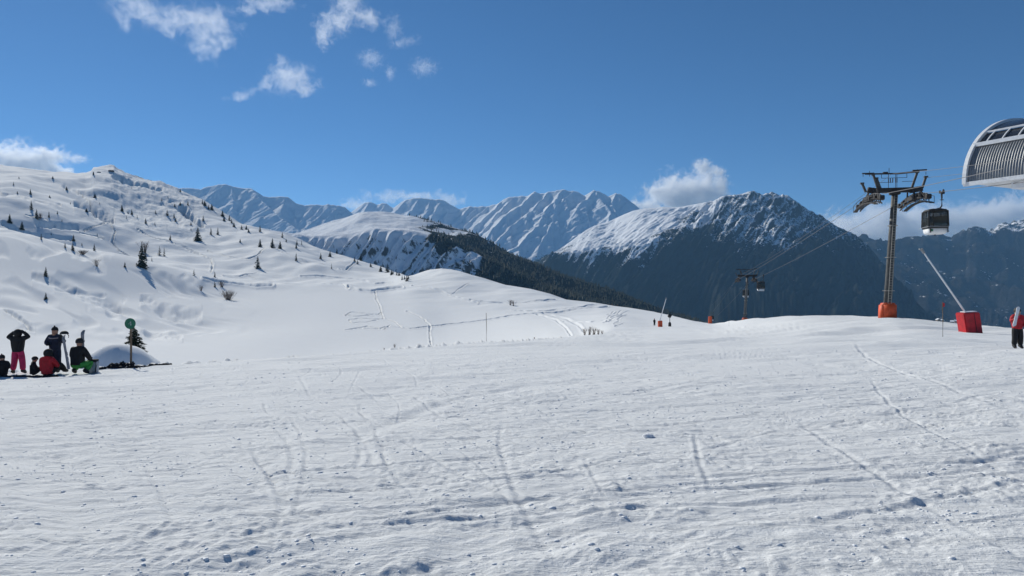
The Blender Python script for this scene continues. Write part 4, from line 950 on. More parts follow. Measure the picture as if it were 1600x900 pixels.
# ------------------------------------------------------------------ cableway
LA = math.atan2(0.217, 1.0)                       # line bearing
LD = Vector((math.sin(LA), math.cos(LA), 0)); RD_ = Vector((math.cos(LA), -math.sin(LA), 0))
T1 = Vector((43.9, 80.0, -3.62)); T2 = Vector((73.2, 215.0, -11.2))
HT = 14.6                                         # rope height above the base
def tower(base, label, group):
    r = tag(empty('cableway_tower', base, -LA), label, 'cableway tower', group)
    lean = 0.85
    top = Vector((lean, 0, 14.7))
    b = MB()
    b.tube([(0, 0, -1.5), (0, 0, 0), tuple(top * 0.33), tuple(top * 0.66), tuple(top)], [0.50, 0.48, 0.44, 0.39, 0.33], 12); b.build('column', M['galv'], r, True)
    b = MB().prism([(-0.78, -0.1), (0.9, -0.1), (0.88, 1.85), (0.1, 1.95), (-0.68, 1.8)], -0.8, 0.8)
    bmesh.ops.bevel(b.bm, geom=[e for e in b.bm.edges], offset=0.18, segments=3, affect='EDGES'); b.build('base_pad', M['orange'], r, True)
    b = MB(); u = top.normalized(); off = Vector((0.02, -0.62, 0))
    for s in (-0.17, 0.17): b.tube([off + Vector((s, 0, 1.6)) + Vector((u.x / u.z * 1.6, 0, 0)), off + Vector((s, 0.08, 0)) + u * 14.4], 0.028, 5)
    for k in range(42):
        z = 1.8 + 0.3 * k; c = off + Vector((u.x / u.z * z, 0.08 * z / 14, z)); b.bar(c + Vector((-0.17, 0, 0)), c + Vector((0.17, 0, 0)), 0.03)
    b.build('ladder', M['ladder'], r)
    for z in (3.3, 7.2, 10.9):
        c = top * (z / 14.7); rr = 0.48 - 0.15 * z / 14.7 + 0.16; b = MB()
        b.tube([c + Vector((rr * math.cos(a), rr * 1.1 * math.sin(a), 0)) for a in np.linspace(0, 2 * math.pi, 17)], 0.035, 5, False)
        b.build('ring', M['ladder'], r)
    # crossarm
    zc = 15.05
    b = MB().box((lean - 0.1, 0, zc), (5.2, 0.55, 0.55), bev=0.04)
    for s in (-1, 1): b.bar((lean + s * 1.6, 0, zc - 0.1), (lean + s * 2.9, 0, zc + 0.12), 0.5, 0.6)
    b.box((lean, 0, zc - 0.35), (1.0, 0.9, 0.35)); b.build('crossarm', M['dark_steel'], r)
    # sheave assemblies: arched trains of wheels on each side
    for s in (-1, 1):
        xr = lean + s * 2.35 - 0.35
        a = empty('sheave_assembly', (0, 0, 0)); a.parent = r
        zz = lambda y: HT - 0.028 * y * y
        b = MB()
        ys_ = np.linspace(-4.3, 4.3, 13)
        for y0, y1 in zip(ys_[:-1], ys_[1:]): 
            for dx in (-0.2, 0.2): b.bar((xr + dx, y0, zz(y0) - 0.62), (xr + dx, y1, zz(y1) - 0.62), 0.07, 0.16)
        for y0 in ys_[::2]: b.box((xr, y0, zz(y0) - 0.45), (0.5, 0.10, 0.42))
        for y0 in ys_[1::4]: b.bar((xr, y0, zz(y0) - 0.5), (xr - s * 0.25, y0 * 0.55, zc), 0.16)
        b.box((xr, 0, zz(0) - 0.55), (0.7, 2.2, 0.45))
        for y0, y1 in zip(ys_[:-1], ys_[1:]):
            b.bar((xr, y0, zz(y0) - 0.62), (xr - s * 0.1, y1, zz(y1) - 1.0), 0.05); b.bar((xr, y1, zz(y1) - 0.62), (xr - s * 0.1, y0, zz(y0) - 1.0), 0.05); b.bar((xr - s * .1, y0, zz(y0) - 1.0), (xr - s * .1, y1, zz(y1) - 1.0), 0.09, 0.12)
        b.build('frame', M['dark_steel'], a)
        b = MB()
        for y0 in (ys_[:-1] + ys_[1:]) / 2: b.disc((xr, y0, zz(y0) - 0.31), (1, 0, 0), 0.29, 0.10, 14)
        b.build('wheel_row', M['rubber'], a)
        b = MB()       # catwalk under and beside the wheels
        xo = xr + s * 0.48
        for y0, y1 in zip(ys_[:-1], ys_[1:]):
            b.bar((xo, y0, zz(y0) - 1.1), (xo, y1, zz(y1) - 1.1), 0.34, 0.05)
            for dx in (-0.17, 0.17): b.bar((xo + dx, y0, zz(y0) - 1.08), (xo + dx, y1, zz(y1) - 1.08), 0.05, 0.12)
        for y0 in ys_[::2]:
            b.bar((xo - s * 0.28, y0, zz(y0) - 1.1), (xr, y0, zz(y0) - 0.5), 0.05)
            b.bar((xo + s * 0.17, y0, zz(y0) - 1.1), (xo + s * 0.17, y0, zz(y0) - 0.35), 0.04)
        for y0, y1 in zip(ys_[:-1], ys_[1:]): b.bar((xo + s * 0.17, y0, zz(y0) - 0.35), (xo + s * 0.17, y1, zz(y1) - 0.35), 0.045)
        b.build('catwalk', M['dark_steel'], a)
        for e in (-1, 1):
            b = MB().box((xr, e * 4.55, zz(4.55) - 0.35), (0.55, 0.5, 0.55), bev=0.12); b.build('rope_catcher', M['rubber'], a)
    # lifting frame over the crossarm
    b = MB().bar((lean - 3.2, 0, 17.05), (lean + 0.5, 0, 16.98), 0.16); b.bar((lean + 0.3, 0, 16.98), (lean + 2.6, 0, 17.15), 0.18); b.bar((lean + 1.9, 0, 17.28), (lean + 3.4, 0, 17.32), 0.14)
    b.bar((lean - 3.5, 0, 17.12), (lean - 2.2, 0, 17.12), 0.13)
    for x in (-3.4, -2.7, 2.4, 3.3): b.bar((lean + x, 0, 17.1), (lean + x, 0, 16.75), 0.05)
    for x in (-2.7, 2.4): b.bar((lean + x, 0, 17.1), (lean + x, 0, 17.4), 0.05)
    b.box((lean - 1.0, 0, 17.12), (0.5, 0.3, 0.18)); b.bar((lean - 0.6, 0, 17.0), (lean - 0.6, 0, 17.65), 0.05)
    b.build('lifting_beam', M['dark_steel'], r)
    for x0, x1, z0, z1, wd in ((-2.3, -1.75, 16.95, 15.1, .22), (-1.95, -1.5, 16.5, 15.2, .24), (2.4, 1.8, 17.1, 15.2, .24), (-3.5, -3.1, 15.95, 14.9, .26), (3.3, 2.9, 16.5, 15.2, .26)):
        b = MB().bar((lean + x0, 0, z0), (lean + x1, 0, z1), wd, 0.22)
        b.box((lean + x0, 0, z0), (wd * 1.5, 0.3, 0.2)); b.build('lifting_post', M['galv'], r)
    b = MB()
    for x in (-1.9, 0.0, 0.35): b.bar((lean + x * 0.4, -0.3, 15.3), (lean + x * 0.4, -0.3, 17.0), 0.045)
    for z, x0, x1 in ((16.45, -1.5, 1.2), (15.95, -1.75, -0.3), (16.0, 0.7, 1.9)): b.bar((lean + x0, -0.3, z), (lean + x1, -0.3, z), 0.045)
    for x in (-1.5, 1.2): b.bar((lean + x, -0.3, 16.45), (lean + x, -0.3, 16.9), 0.045)
    for x in (-0.75, -0.55, -0.3, 0.0, .15): b.box((lean + x, -0.3, 16.15), (0.08, 0.08, 0.5))
    b.build('railing', M['dark_steel'], r)
    return r
tw = tower(T1, 'tall grey cableway tower with an orange padded foot, nearest of the towers', 'cableway towers')
t2 = copy_tree(tw); t2.location = T2; t2['label'] = 'distant slim cableway tower behind the snow crest, two cabins beside it'
# far tower pad and post beyond the crest
tp = P(1109.5, 502, 186); r = tag(empty('cableway_marker_mast', tp, 0), 'tiny orange padded post in the snow dip at the foot of the dark mountain', 'padded post')
b = MB().tube([(0, 0, -0.6), (0, 0, 1.3)], [0.55, 0.5], 8); b.build('pad', M['orange'], r); MB().tube([(0.25, 0, 1.2), (0.3, 0, 2.6)], 0.07, 6).build('post', M['galv'], r)

def rope(pts, rad, label, sag=0.0, group='steel ropes of the cableway'):
    out = []
    for a, b_ in zip(pts[:-1], pts[1:]):
        a, b_ = Vector(a), Vector(b_)
        for k in range(12):
            t_ = k / 12; p = a.lerp(b_, t_); p.z -= sag * 4 * t_ * (1 - t_) * (b_ - a).length / 100; out.append(p)
    out.append(Vector(pts[-1]))
    o = MB().tube(out, rad, 5).build('rope', M['rope']); tag(o, label, 'rope', group); return o
def rp(T_, side, y, dz=0): return T_ + RD_ * (0.85 + side * 2.35 - 0.35) + LD * y + Vector((0, 0, HT + dz - 0.028 * y * y))
farL = P(1112, 489, 372); farR = P(1121, 493, 372)
STA_L = T1 + RD_ * (0.5 - 2.35) - LD * 32 + Vector((0, 0, 12.2)); STA_R = T1 + RD_ * (0.5 + 2.35) - LD * 32 + Vector((0, 0, 11.6))
arch = [-4.3, -2, 0, 2, 4.3]
rope([STA_L] + [rp(T1, -1, y) for y in arch] + [rp(T2, -1, y) for y in arch] + [farL], 0.030, 'left haul rope running over the left wheels of both towers', 0.25)
rope([STA_R] + [rp(T1, 1, y) for y in arch] + [rp(T2, 1, y) for y in arch] + [farR], 0.030, 'right haul rope carrying the near cabin', 0.25)
rope([T1 + RD_ * 0.2 - LD * 32 + Vector((0, 0, 13.0)), T1 + RD_ * 0.6 + Vector((0, 0, 17.0)), T1 + RD_ * -1.9 + LD * 2 + Vector((0, 0, 14.9)), T2 + RD_ * -1.2 + Vector((0, 0, 15.3)), farL + Vector((-1.5, 0, 3))], 0.020, 'thin signal cable from the top beam of the near tower', 0.4)
rope([T1 + RD_ * 5.2 - LD * 30 + Vector((0, 0, 13.2)), T1 + RD_ * 4.15 + Vector((0, 0, 16.4))], 0.020, 'thin cable from the right post of the near tower to the station', 0.3)

def cabin_parts(label):
    """gondola cabin hanging from the rope; origin at the grip, body below."""
    r = tag(empty('gondola_cabin'), label, 'gondola cabin', 'gondola cabins on the ropes')
    zt = -1.75; W = 1.0; Dp = 1.02                   # roof level and half sizes
    # grip and hanger
    b = MB().box((0, 0, 0.02), (0.16, 1.1, 0.14), bev=0.03)
    for y in (-0.45, 0.45): b.disc((0, y, 0.14), (1, 0, 0), 0.13, 0.1, 12)
    b.box((0.14, -0.1, 0), (0.18, 0.3, 0.34), bev=0.03); b.build('grip', M['rubber'], r)
    b = MB().tube([(0, 0, 0), (0.02, 0, -0.5), (0.02, 0, -1.35), (-0.15, 0, -1.6), (-0.75, 0, zt + 0.02)], [0.10, 0.085, 0.075, 0.08, 0.07], 8)
    b.box((0.02, 0, -0.75), (0.34, 0.1, 0.06)); b.tube([(-0.15, 0, -1.6), (0.35, 0, zt)], 0.05, 6); b.build('hanger', M['dark_steel'], r)
    # shell profile rings
    def ring(z, sx, sy, e=5.0, n=28):
        out = []
        for k in range(n):
            a = 2 * math.pi * (k + 0.5) / n; c, s_ = math.cos(a), math.sin(a)
            out.append(((abs(c) ** (2 / e)) * math.copysign(1, c) * sx, (abs(s_) ** (2 / e)) * math.copysign(1, s_) * sy, z))
        return out
    def loft(rings, capb=False, capt=False):
        b = MB(); R_ = [[b.bm.verts.new(p) for p in rg_] for rg_ in rings]; n = len(R_[0])
        for a, c in zip(R_[:-1], R_[1:]):
            for k in range(n): b.bm.faces.new((a[k], a[(k + 1) % n], c[(k + 1) % n], c[k]))
        if capb: b.bm.faces.new(R_[0][::-1])
        if capt: b.bm.faces.new(R_[-1])
        return b
    loft([ring(zt - 0.22, W * .97, Dp * .97), ring(zt - 0.10, W * .96, Dp * .96), ring(zt, W * .86, Dp * .86), ring(zt + 0.03, W * .5, Dp * .5)], True, True).build('roof', M['rubber'], r, True)
    loft([ring(zt + 0.035, W * .66, Dp * .66), ring(zt + 0.07, W * .6, Dp * .6)], True, True).build('roof_hatch', M['alum'], r)
    zb = zt - 1.72
    loft([ring(zb, W * 1.0, Dp), ring(zb + 0.7, W * 1.02, Dp * 1.02), ring(zt - 0.2, W * .95, Dp * .95)]).build('window_band', M['glass'], r, True)
    loft([ring(zb - 0.22, W * .985, Dp * .985), ring(zb - 0.2, W * 1.05, Dp * 1.05), ring(zb - 0.02, W * 1.05, Dp * 1.05), ring(zb, W * 0.98, Dp * .98)], True, True).build('belt_bumper', M['rubber'], r, True)
    b = loft([ring(zb - 0.10, W * 1.06, Dp * 1.06), ring(zb - 0.07, W * 1.065, Dp * 1.065), ring(zb - 0.04, W * 1.06, Dp * 1.06)]); b.build('belt_strip', M['alum'], r)
    loft([ring(zb - 0.78, W * .60, Dp * .6), ring(zb - 0.76, W * .80, Dp * .8), ring(zb - 0.62, W * .91, Dp * .91), ring(zb - 0.2, W * .96, Dp * .96)], True, True).build('lower_shell', M['white'], r, True)
    for sx in (-1, 1):
        for sy in (-1, 1): MB().bar((sx * W * .93, sy * Dp * .93, zb - 0.02), (sx * W * .885, sy * Dp * .885, zt - 0.15), 0.11).build('corner_pillar', M['rubber'], r)
    for sx in (-1, 1):
        b = MB()
        for y in (-0.42, 0.42): b.bar((sx * W * 1.03, y, zb), (sx * W * .985, y, zt - 0.2), 0.06)
        b.bar((sx * W * 1.03, 0, zb + 0.05), (sx * W * .985, 0, zt - 0.2), 0.04); b.build('door_frame', M['rubber'], r)
    b = MB()
    for x in (-0.52,): b.bar((x, -Dp * 1.02, zb), (x, -Dp * .95, zt - 0.2), 0.08)
    b.bar((-W * .9, -Dp * 1.0, zb + 0.95), (W * .9, -Dp * 1.0, zb + 0.95), 0.04); b.build('window_bar', M['rubber'], r)
    for sy in (-1, 1):
        b = MB().box((0, sy * 0.68, zb + 0.30), (1.7, 0.42, 0.1)); b.box((0, sy * 0.86, zb + 0.65), (1.7, 0.08, 0.65)); b.build('bench', M['dark_steel'], r)
    for sx in (-0.8, 0.83):
        b = MB()
        for k in range(3): b.box((sx, -Dp * 1.04, zb - 0.32 - 0.14 * k), (0.16, 0.14, 0.05))
        b.box((sx, -Dp * .99, zb - 0.42), (0.05, 0.08, 0.5)); b.build('ski_rack', M['rubber'], r)
    MB().tube([(0, 0, zb - 0.78), (0, 0, zb - 0.95)], 0.05, 6).build('guide_pin', M['rubber'], r)
    b = MB().box((-0.62, -Dp * .935, zb - 0.42), (0.22, 0.02, 0.22)); b.build('green_marking', M['sign'], r)
    for ch in r.children:
        if ch.name.split('.')[0] not in ('grip', 'hanger'): ch.location.x = -0.62
    r.scale = (1.0, 1.0, 1.03)
    return r
cb = cabin_parts('large gondola cabin with dark windows and white base, hanging right of the near tower')
def hang(o, side, yoff, dz=0.0):
    t_ = -yoff; 
    if yoff < 0: p = (T1 + RD_ * (0.5 + side * 2.35)); a = HT - 0.52; sl = (-1.5) / 27.7
    o.rotation_euler.z = -LA
q = rp(T1, 1, -4.3); s_end = STA_R; tt = (8.1 - 4.3) / (32 - 4.3)
cb.location = q.lerp(s_end, tt) + Vector((0, 0, -0.12)); cb.rotation_euler.z = -LA
c2 = copy_tree(cb); c2['label'] = 'small gondola cabin right of the distant tower, upper and nearer of two'
a_, b_ = rp(T1, 1, 4.3), rp(T2, 1, -4.3)
tt = (190 - a_.y) / (b_.y - a_.y); c2.location = a_.lerp(b_, tt) + Vector((-0.8, 0, -0.55)); c2.rotation_euler.z = -LA
c3 = copy_tree(cb); c3['label'] = 'small gondola cabin against the distant tower, lower and further of two'
c3.location = rp(T2, 1, 4.3).lerp(farR, 0.09) + Vector((0.2, 0, -0.1)); c3.rotation_euler.z = -LA
c4 = copy_tree(cb); c4['label'] = 'tiny gondola cabin far down the line just above the snow dip'
c4.location = rp(T2, -1, 4.3).lerp(farL, 0.97) + Vector((0.5, 0, 0)); c4.rotation_euler.z = -LA

# ------------------------------------------------------------------ station at the right edge
st = tag(empty('cableway_station', P(1508, 286, 60)), 'curved silver roof of the cableway station cut by the right edge', 'station building')
U = Vector((0.44, -0.898, 0)).normalized(); Vv = Vector((0.898, 0.44, 0)).normalized()
def SP(u, a, off=0.0, w_=9.2, h_=6.4):            # u metres along the eave, a = 0 eave .. pi/2 crown
    return U * u + Vv * ((w_ - off) * (1 - math.cos(a) ** 1.0)) + Vector((0, 0, (h_ - off) * math.sin(a))) + Vv * off
A1, A2, A3 = 0.56, 0.82, math.pi / 2
LEN = 15.0
def strip(a0, a1, u0, u1, na, nu, fn=None, off=0.0):
    b = MB(); g = []
    for i in range(na + 1):
        row_ = []
        for j in range(nu + 1):
            u = u0 + (u1 - u0) * j / nu; a = a0 + (a1 - a0) * i / na; o = off + (fn(u) if fn else 0)
            row_.append(b.bm.verts.new(SP(u, a, o)))
        g.append(row_)
    for i in range(na):
        for j in range(nu): b.bm.faces.new((g[i][j], g[i][j + 1], g[i + 1][j + 1], g[i + 1][j]))
    return b
wave = lambda u: 0.075 * (0.5 + 0.5 * math.cos(2 * math.pi * u / 0.215)) ** 0.7
strip(0.0, A1, 0.1, LEN, 14, 400, wave).build('ribbed_wall', M['alum'], st, True)
strip(A1, A2, 0.1, LEN, 6, 4, None, 0.08).build('window_strip', M['panel'], st)
strip(A2, A3, 0.1, LEN, 16, 4, None, 0.05).build('roof_panel', M['panel'], st)
# far half of the vault so that it closes
b = MB(); g = []
for i in range(15):
    a = math.pi / 2 * (1 - i / 14); c = Vv * (9.2 * (1 + math.cos(a))) + Vector((0, 0, 6.4 * math.sin(a)))
    g.append([b.bm.verts.new(c + U * 0.1), b.bm.verts.new(c + U * LEN)])
for i in range(14): b.bm.faces.new((g[i][0], g[i][1], g[i + 1][1], g[i + 1][0]))
b.build('rear_wall', M['alum'], st)
def arcbar(u, a0, a1, wd, off=-0.05, n=24): 
    b = MB(); pts = [SP(u, a0 + (a1 - a0) * i / n, off) for i in range(n + 1)]
    for p, q in zip(pts[:-1], pts[1:]): b.bar(p, q + (q - p) * 0.04, wd)
    return b
arcbar(0.0, -0.02, A3, 0.32).build('end_arch', M['white'], st)
for k in range(11): arcbar(0.9 + 1.25 * k, A1, A2, 0.09, -0.02, 6).build('window_mullion', M['white'], st)
for a, wd in ((A1, 0.34), (A2, 0.16)): MB().bar(SP(0, a, -0.06), SP(LEN, a, -0.06), wd).build('purlin', M['white'], st)
MB().bar(SP(-0.1, 0, 0) + Vector((0, 0, -0.12)), SP(LEN, 0, 0) + Vector((0, 0, -0.12)), 0.30, 0.34).build('eave_beam', M['white'], st)
b = MB()
floor = [U * 0.1 + Vv * 0.2, U * LEN + Vv * 0.2, U * LEN + Vv * 18, U * 0.1 + Vv * 18]
b.quad(*[p + Vector((0, 0, -0.05)) for p in floor]); b.build('soffit', M['white'], st)
Mx = Matrix((U, Vv, Vector((0, 0, 1)))).transposed()
MB().box(U * 4.1 + Vv * 1.2 + Vector((0, 0, -0.62)), (1.3, 1.5, 0.62), Mx, 0.03).build('machine_housing', M['white'], st)
MB().box(U * 6.2 + Vv * 1.5 + Vector((0, 0, -0.50)), (2.9, 1.3, 0.5), Mx).build('machine_housing', mat('beige_housing', (0.40, 0.33, 0.27), 0.6, var=0.3), st)
MB().box(U * 9.4 + Vv * 1.5 + Vector((0, 0, -0.46)), (3.4, 1.2, 0.45), Mx).build('machine_housing', mat('brick_red_housing', (0.28, 0.04, 0.03), 0.6, var=0.3), st)
for u, v in ((13.5, 3.5), (13.5, 14.0)):
    MB().tube([U * u + Vv * v + Vector((0, 0, -13.2)), U * u + Vv * v + Vector((0, 0, -0.1))], 0.45, 12).build('support_column', M['galv'], st, True)

# ------------------------------------------------------------------ snow lances, poles, fan gun, sign
def padded(px, row, d, w_, h_, tilt, colr, lance_top, label, group, lw=0.06):
    base = P(px, row, d); r = tag(empty('snow_lance', base), label, 'snow lance', group)
    sh = math.tan(tilt)
    b = MB().prism([(-w_ / 2, -0.1), (w_ / 2, -0.1), (w_ / 2 - sh * h_, h_ * 1.0), (-w_ / 2 - sh * h_, h_ * 0.96)], -w_ * 0.42, w_ * 0.42)
    bmesh.ops.bevel(b.bm, geom=b.bm.edges[:], offset=0.05 * w_, segments=2, affect='EDGES')
    b.build('foam_pad', colr, r)
    b = MB().box((0.0 - sh * h_ + 0.08, 0, h_ + 0.02), (w_ * 0.75, w_ * 0.5, 0.06), Matrix.Rotation(-0.05, 3, 'Y'), 0.02); b.build('snow_cap', M['snowcap'], r)
    b = MB().box((0, -w_ * 0.427, h_ * 0.5), (0.03, 0.02, h_ * 0.9), Matrix.Rotation(-tilt, 3, 'Y')); b.build('strap', M['rubber'], r)
    foot = Vector((-sh * h_ * 0.9 - w_ * 0.08, 0, h_ * 0.9)); top = P(*lance_top, d) - base
    MB().tube([foot, foot.lerp(top, .5), top], [lw * 1.15, lw, lw * 0.8], 8).build('lance_tube', M['white'], r, True)
    dr = (top - foot).normalized()
    b = MB().tube([top - dr * 0.25, top + dr * 0.12], lw * 1.7, 8); b.tube([top, top + Vector((-0.22, 0, 0.08))], lw * .7, 6); b.build('nozzle_head', M['alum'], r)
    return r
padded(1517, 521, 48.5, 1.15, 1.52, 0.16, M['red'], (1441, 391), 'red padded snow lance leaning left, large one on the right', 'snow lances')
padded(1031.5, 510, 160, 0.95, 1.35, 0.02, M['orange'], (1041, 466), 'small orange padded snow lance far down the piste', 'snow lances', 0.09)
def pole(px, row, d, hpx, label, group, tip=None, rad=0.022, m=None):
    z = ground_at(px, d); p = Vector(((px - 800) / F * d, d, z)); hh = (row - 0) ; h = (H0 - hpx) / F * d - z
    r = tag(empty('marker_pole', p), label, 'marker pole', group)
    MB().tube([(0, 0, -0.3), (0.01, 0, h * .5), (-0.02, 0, h)], rad, 6).build('pole', m or M['brownw'], r)
    if tip: MB().tube([(0, 0, h), (0, 0, h + 0.03)], 0.02, 5).build('tip', M['red'], r); MB().quad((0.0, 0.005, h), (0.13, 0.0, h - 0.04), (0.11, 0, h - 0.24), (0, 0.005, h - 0.26)).build('flag', M['red'], r)
    return r
pole(760, 536, 56.0, 489, 'tall thin dark pole on the piste edge before the open slope', 'thin poles at the piste')
pole(1473, 528, 42.0, 473, 'thin pole with a small red flag left of the red padded lance', 'thin poles at the piste', tip=True)
pole(835, 0, 68.0, 527, 'short stub post on the piste edge', 'thin poles at the piste', rad=0.05)
pole(1139, 0, 120.0, 483, 'faint thin pole on the crest left of the distant tower', 'thin poles at the piste', rad=0.02, m=M['galv'])
# fan gun
fp = P(1046.5, 512, 165); r = tag(empty('snow_gun', fp), 'dark fan snow gun on a post with a black pad, far down the piste', 'snow gun')
MB().tube([(0, 0, -0.3), (0, 0, 2.8)], 0.07, 6).build('post', M['galv'], r)
MB().tube([(0, 0, -0.2), (0, 0, 0.3), (0, 0, 1.1), (0, 0, 1.35)], [0.3, 0.36, 0.34, 0.2], 8).build('pad', M['rubber'], r)
MB().tube([(-0.1, 0.5, 2.75), (0, -0.5, 3.05)], [0.34, 0.42], 12).build('fan_drum', M['rubber'], r); MB().box((0, 0, 2.55), (0.5, 0.4, 0.25)).build('yoke', M['dark_steel'], r)
# sign 4
sgd = 29.6; sz = ground_at(204.5, sgd); sp0 = Vector(((204.5 - 800) / F * sgd, sgd, sz)); sg = tag(empty('piste_sign', sp0), 'round green piste sign with number 4 on a wooden post', 'sign')
hc = (H0 - 505.5) / F * sgd - sz
MB().tube([(0, 0, -0.4), (0.01, 0, hc * .5), (0, 0, hc - 0.1)], 0.045, 8).build('post', M['brownw'], sg)
b = MB().disc((0, -0.055, hc), (0, 1, 0), 0.235, 0.02, 40); disc_ = b.build('disc', M['sign'], sg)
b = MB()
for p, q in (((0.035, 0.085), (-0.065, -0.02)), ((-0.065, -0.02), (0.075, -0.02)), ((0.035, 0.085), (0.035, -0.085))): b.bar((p[0], -0.07, hc + p[1]), (q[0], -0.07, hc + q[1]), 0.026, 0.006)
b.build('number', mat('sign_white', (0.55, 0.62, 0.58), 0.5), disc_)
# spruce behind the mound
sd_ = 55.0; sbase = P(209, 551, sd_); h = 2.15
o = empty('spruce_tree', sbase, 1.0); o.scale = (h * 1.7, h * 1.7, h); tag(o, 'ragged small spruce directly behind the green piste sign', 'tree')
link('crown', crown_mesh(1.0, 21, 1.2, 0, .06, .30), None, o); link('trunk', PROTO[3][1], None, o)
# rolled dark netting lying along the edge
def net(pa, pb, d0, d1, rad, label, seed):
    rg_ = random.Random(seed); n = 40; b = MB(); pts = []; rs = []
    for k in range(n + 1):
        t_ = k / n; px = pa + (pb - pa) * t_; d = d0 + (d1 - d0) * t_; pts.append(Vector(((px - 800) / F * d, d + 0.05 * rg_.uniform(-1, 1), ground_at(px, d) + rad * 0.5 + rg_.uniform(-.012, .012)))); rs.append(rad * (0.65 + 0.7 * rg_.random()))
    b.tube(pts, rs, 7); return tag(b.build('safety_net', M['net']), label, 'safety net', 'dark netting on the snow')
net(146, 176, 28.6, 29.2, 0.055, 'dark rolled netting lying left of the sign post', 3)
net(209, 234, 29.6, 30.4, 0.04, 'short dark netting lying just right of the sign post', 4)
net(234, 268, 30.6, 31.6, 0.055, 'long dark netting lying along the piste edge right of the sign', 5)
def heap(px, row, d, wpx, hpx, label, seed):
    rg_ = random.Random(seed); k = d / F; p = Vector(((px - 800) / F * d, d, ground_at(px, d))); b = MB()
    for i in range(9):
        a = rg_.random() * 6.28; pts = []; cx = rg_.uniform(-.3, .3) * wpx * k; hh = hpx * k
        for j in range(9): 
            q = j / 8; pts.append((cx + (q - .5) * wpx * k * rg_.uniform(.5, .9), rg_.uniform(-.12, .12), max(0.0, hh * rg_.uniform(.3, .9) * math.sin(math.pi * q)) ))
        b.tube(pts, [0.03 * rg_.uniform(.6, 1.6) for _ in pts], 5)
    for i in range(5): b.ball((rg_.uniform(-.32, .32) * wpx * k, rg_.uniform(-.1, .1), 0.06), 0.12, (1.5, .9, .5), 1)
    o = b.build('crumpled_net', M['net']); o.location = p; tag(o, label, 'safety net', 'dark netting on the snow')
heap(197, 572, 29.4, 30, 12, 'crumpled dark netting heaped around the foot of the sign', 6)
heap(178, 572, 29.2, 20, 9, 'crumpled dark netting heap between the bag and the sign', 8)
# snow lump on the piste
lpx = gp(1012, 700); lz = float(np.interp(lpx[1], GY[:, col_of(1012)], GZ[:, col_of(1012)]))
b = MB().ball((0, 0, 0), 1, sub=3)
for v in b.bm.verts: v.co *= 0.9 + 0.35 * float(noise(np.array(v.co.x * 1.5 + v.co.y), np.array(v.co.z * 1.6), 4))
o = b.build('snow_lump', M['snowcap'], None, True); o.location = (lpx[0], lpx[1], lz + 0.01); o.scale = (0.075, 0.07, 0.05); tag(o, 'fist-sized lump of snow alone on the open piste', 'snow lump')
# crumbs of snow thrown up by the skis: nobody could count them, one object
def crumbs():
    rg_ = np.random.default_rng(8); ico = bmesh.new(); bmesh.ops.create_icosphere(ico, subdivisions=1, radius=1.0)
    bv = np.array([v.co[:] for v in ico.verts]); bf = np.array([[v.index for v in f.verts] for f in ico.faces]); ico.free()
    n = 60000; d = 3.4 + 26 * rg_.random(n) ** 1.5; px = rg_.random(n) * 1700 - 50
    x = (px - 800) / F * d; y = d
    pr_ = sst(0.0, 0.55, fbm(x / 1.7 + 7, y / 1.1, 150, 3)) + 0.10 + 0.5 * sst(.25, .6, noise(x / .5, y / .4, 155))
    k = rg_.random(n) < pr_ * 0.32 * np.clip(14 / d, .15, 1); x, y, px, d = x[k], y[k], px[k], d[k]
    c = np.clip(((px + 40) / 1.2).round().astype(int) + ci0, 0, GX.shape[1] - 1)
    z = np.array([np.interp(d[i], GY[:460, c[i]], GZ[:460, c[i]]) for i in range(len(x))])
    r_ = (0.004 + 0.013 * rg_.random(len(x)) ** 4) * (0.75 + d / 28); V = []; Fc = []
    for i in range(len(x)):
        v = bv * (0.75 + 0.5 * rg_.random((len(bv), 1))) * np.array([1 + .8 * rg_.random(), 1 + .3 * rg_.random(), .65]) * r_[i]
        V.append(v + np.array([x[i], y[i], z[i] + r_[i] * .1])); Fc.append(bf + len(bv) * i)
    V = np.concatenate(V); Fc = np.concatenate(Fc); me = bpy.data.meshes.new('snow_crumbs')
    me.vertices.add(len(V)); me.vertices.foreach_set('co', V.astype(np.float32).ravel()); me.loops.add(Fc.size); me.loops.foreach_set('vertex_index', Fc.ravel().astype(np.int32))
    me.polygons.add(len(Fc)); me.polygons.foreach_set('loop_start', (np.arange(len(Fc)) * 3).astype(np.int32)); me.update(calc_edges=True)
    me.polygons.foreach_set('use_smooth', np.ones(len(Fc), bool))
    print('crumbs', len(x)); tag(link('snow_crumbs', me, M['snowcap']), 'loose crumbs of snow scattered over the packed piste', 'snow crumbs', kind='stuff')
crumbs()
# chalets in the valley
for k, (px, row, d, label) in enumerate([(1466, 503, 1500, 'tiny snow-roofed chalet beyond the crest, left of the red padded lance'), (1471, 504, 1500, 'tiny dark chalet beside the snow-roofed one beyond the crest'), (1488, 506, 1480, 'tiny low chalet hard against the red padded lance'), (1494, 505, 1500, 'tiny snow-roofed chalet touching the red padded lance')]):
    r = tag(empty('chalet', P(px, row, d), 0.4 * k), label, 'house', 'chalets in the valley')
    MB().box((0, 0, 1.5), (7, 6, 7)).build('wall', M['wall'], r); MB().prism([(-4.6, 4.6), (0, 7.2), (4.6, 4.6), (4.6, 5.1), (0, 7.8), (-4.6, 5.1)], -3.8, 3.8).build('roof', M['snowcap'], r)
    b = MB()
    for x in (-2, 0.2, 2.2): b.box((x, -3.05, 2.4), (0.9, 0.12, 1.1))
    b.build('window', M['darkwin'], r)

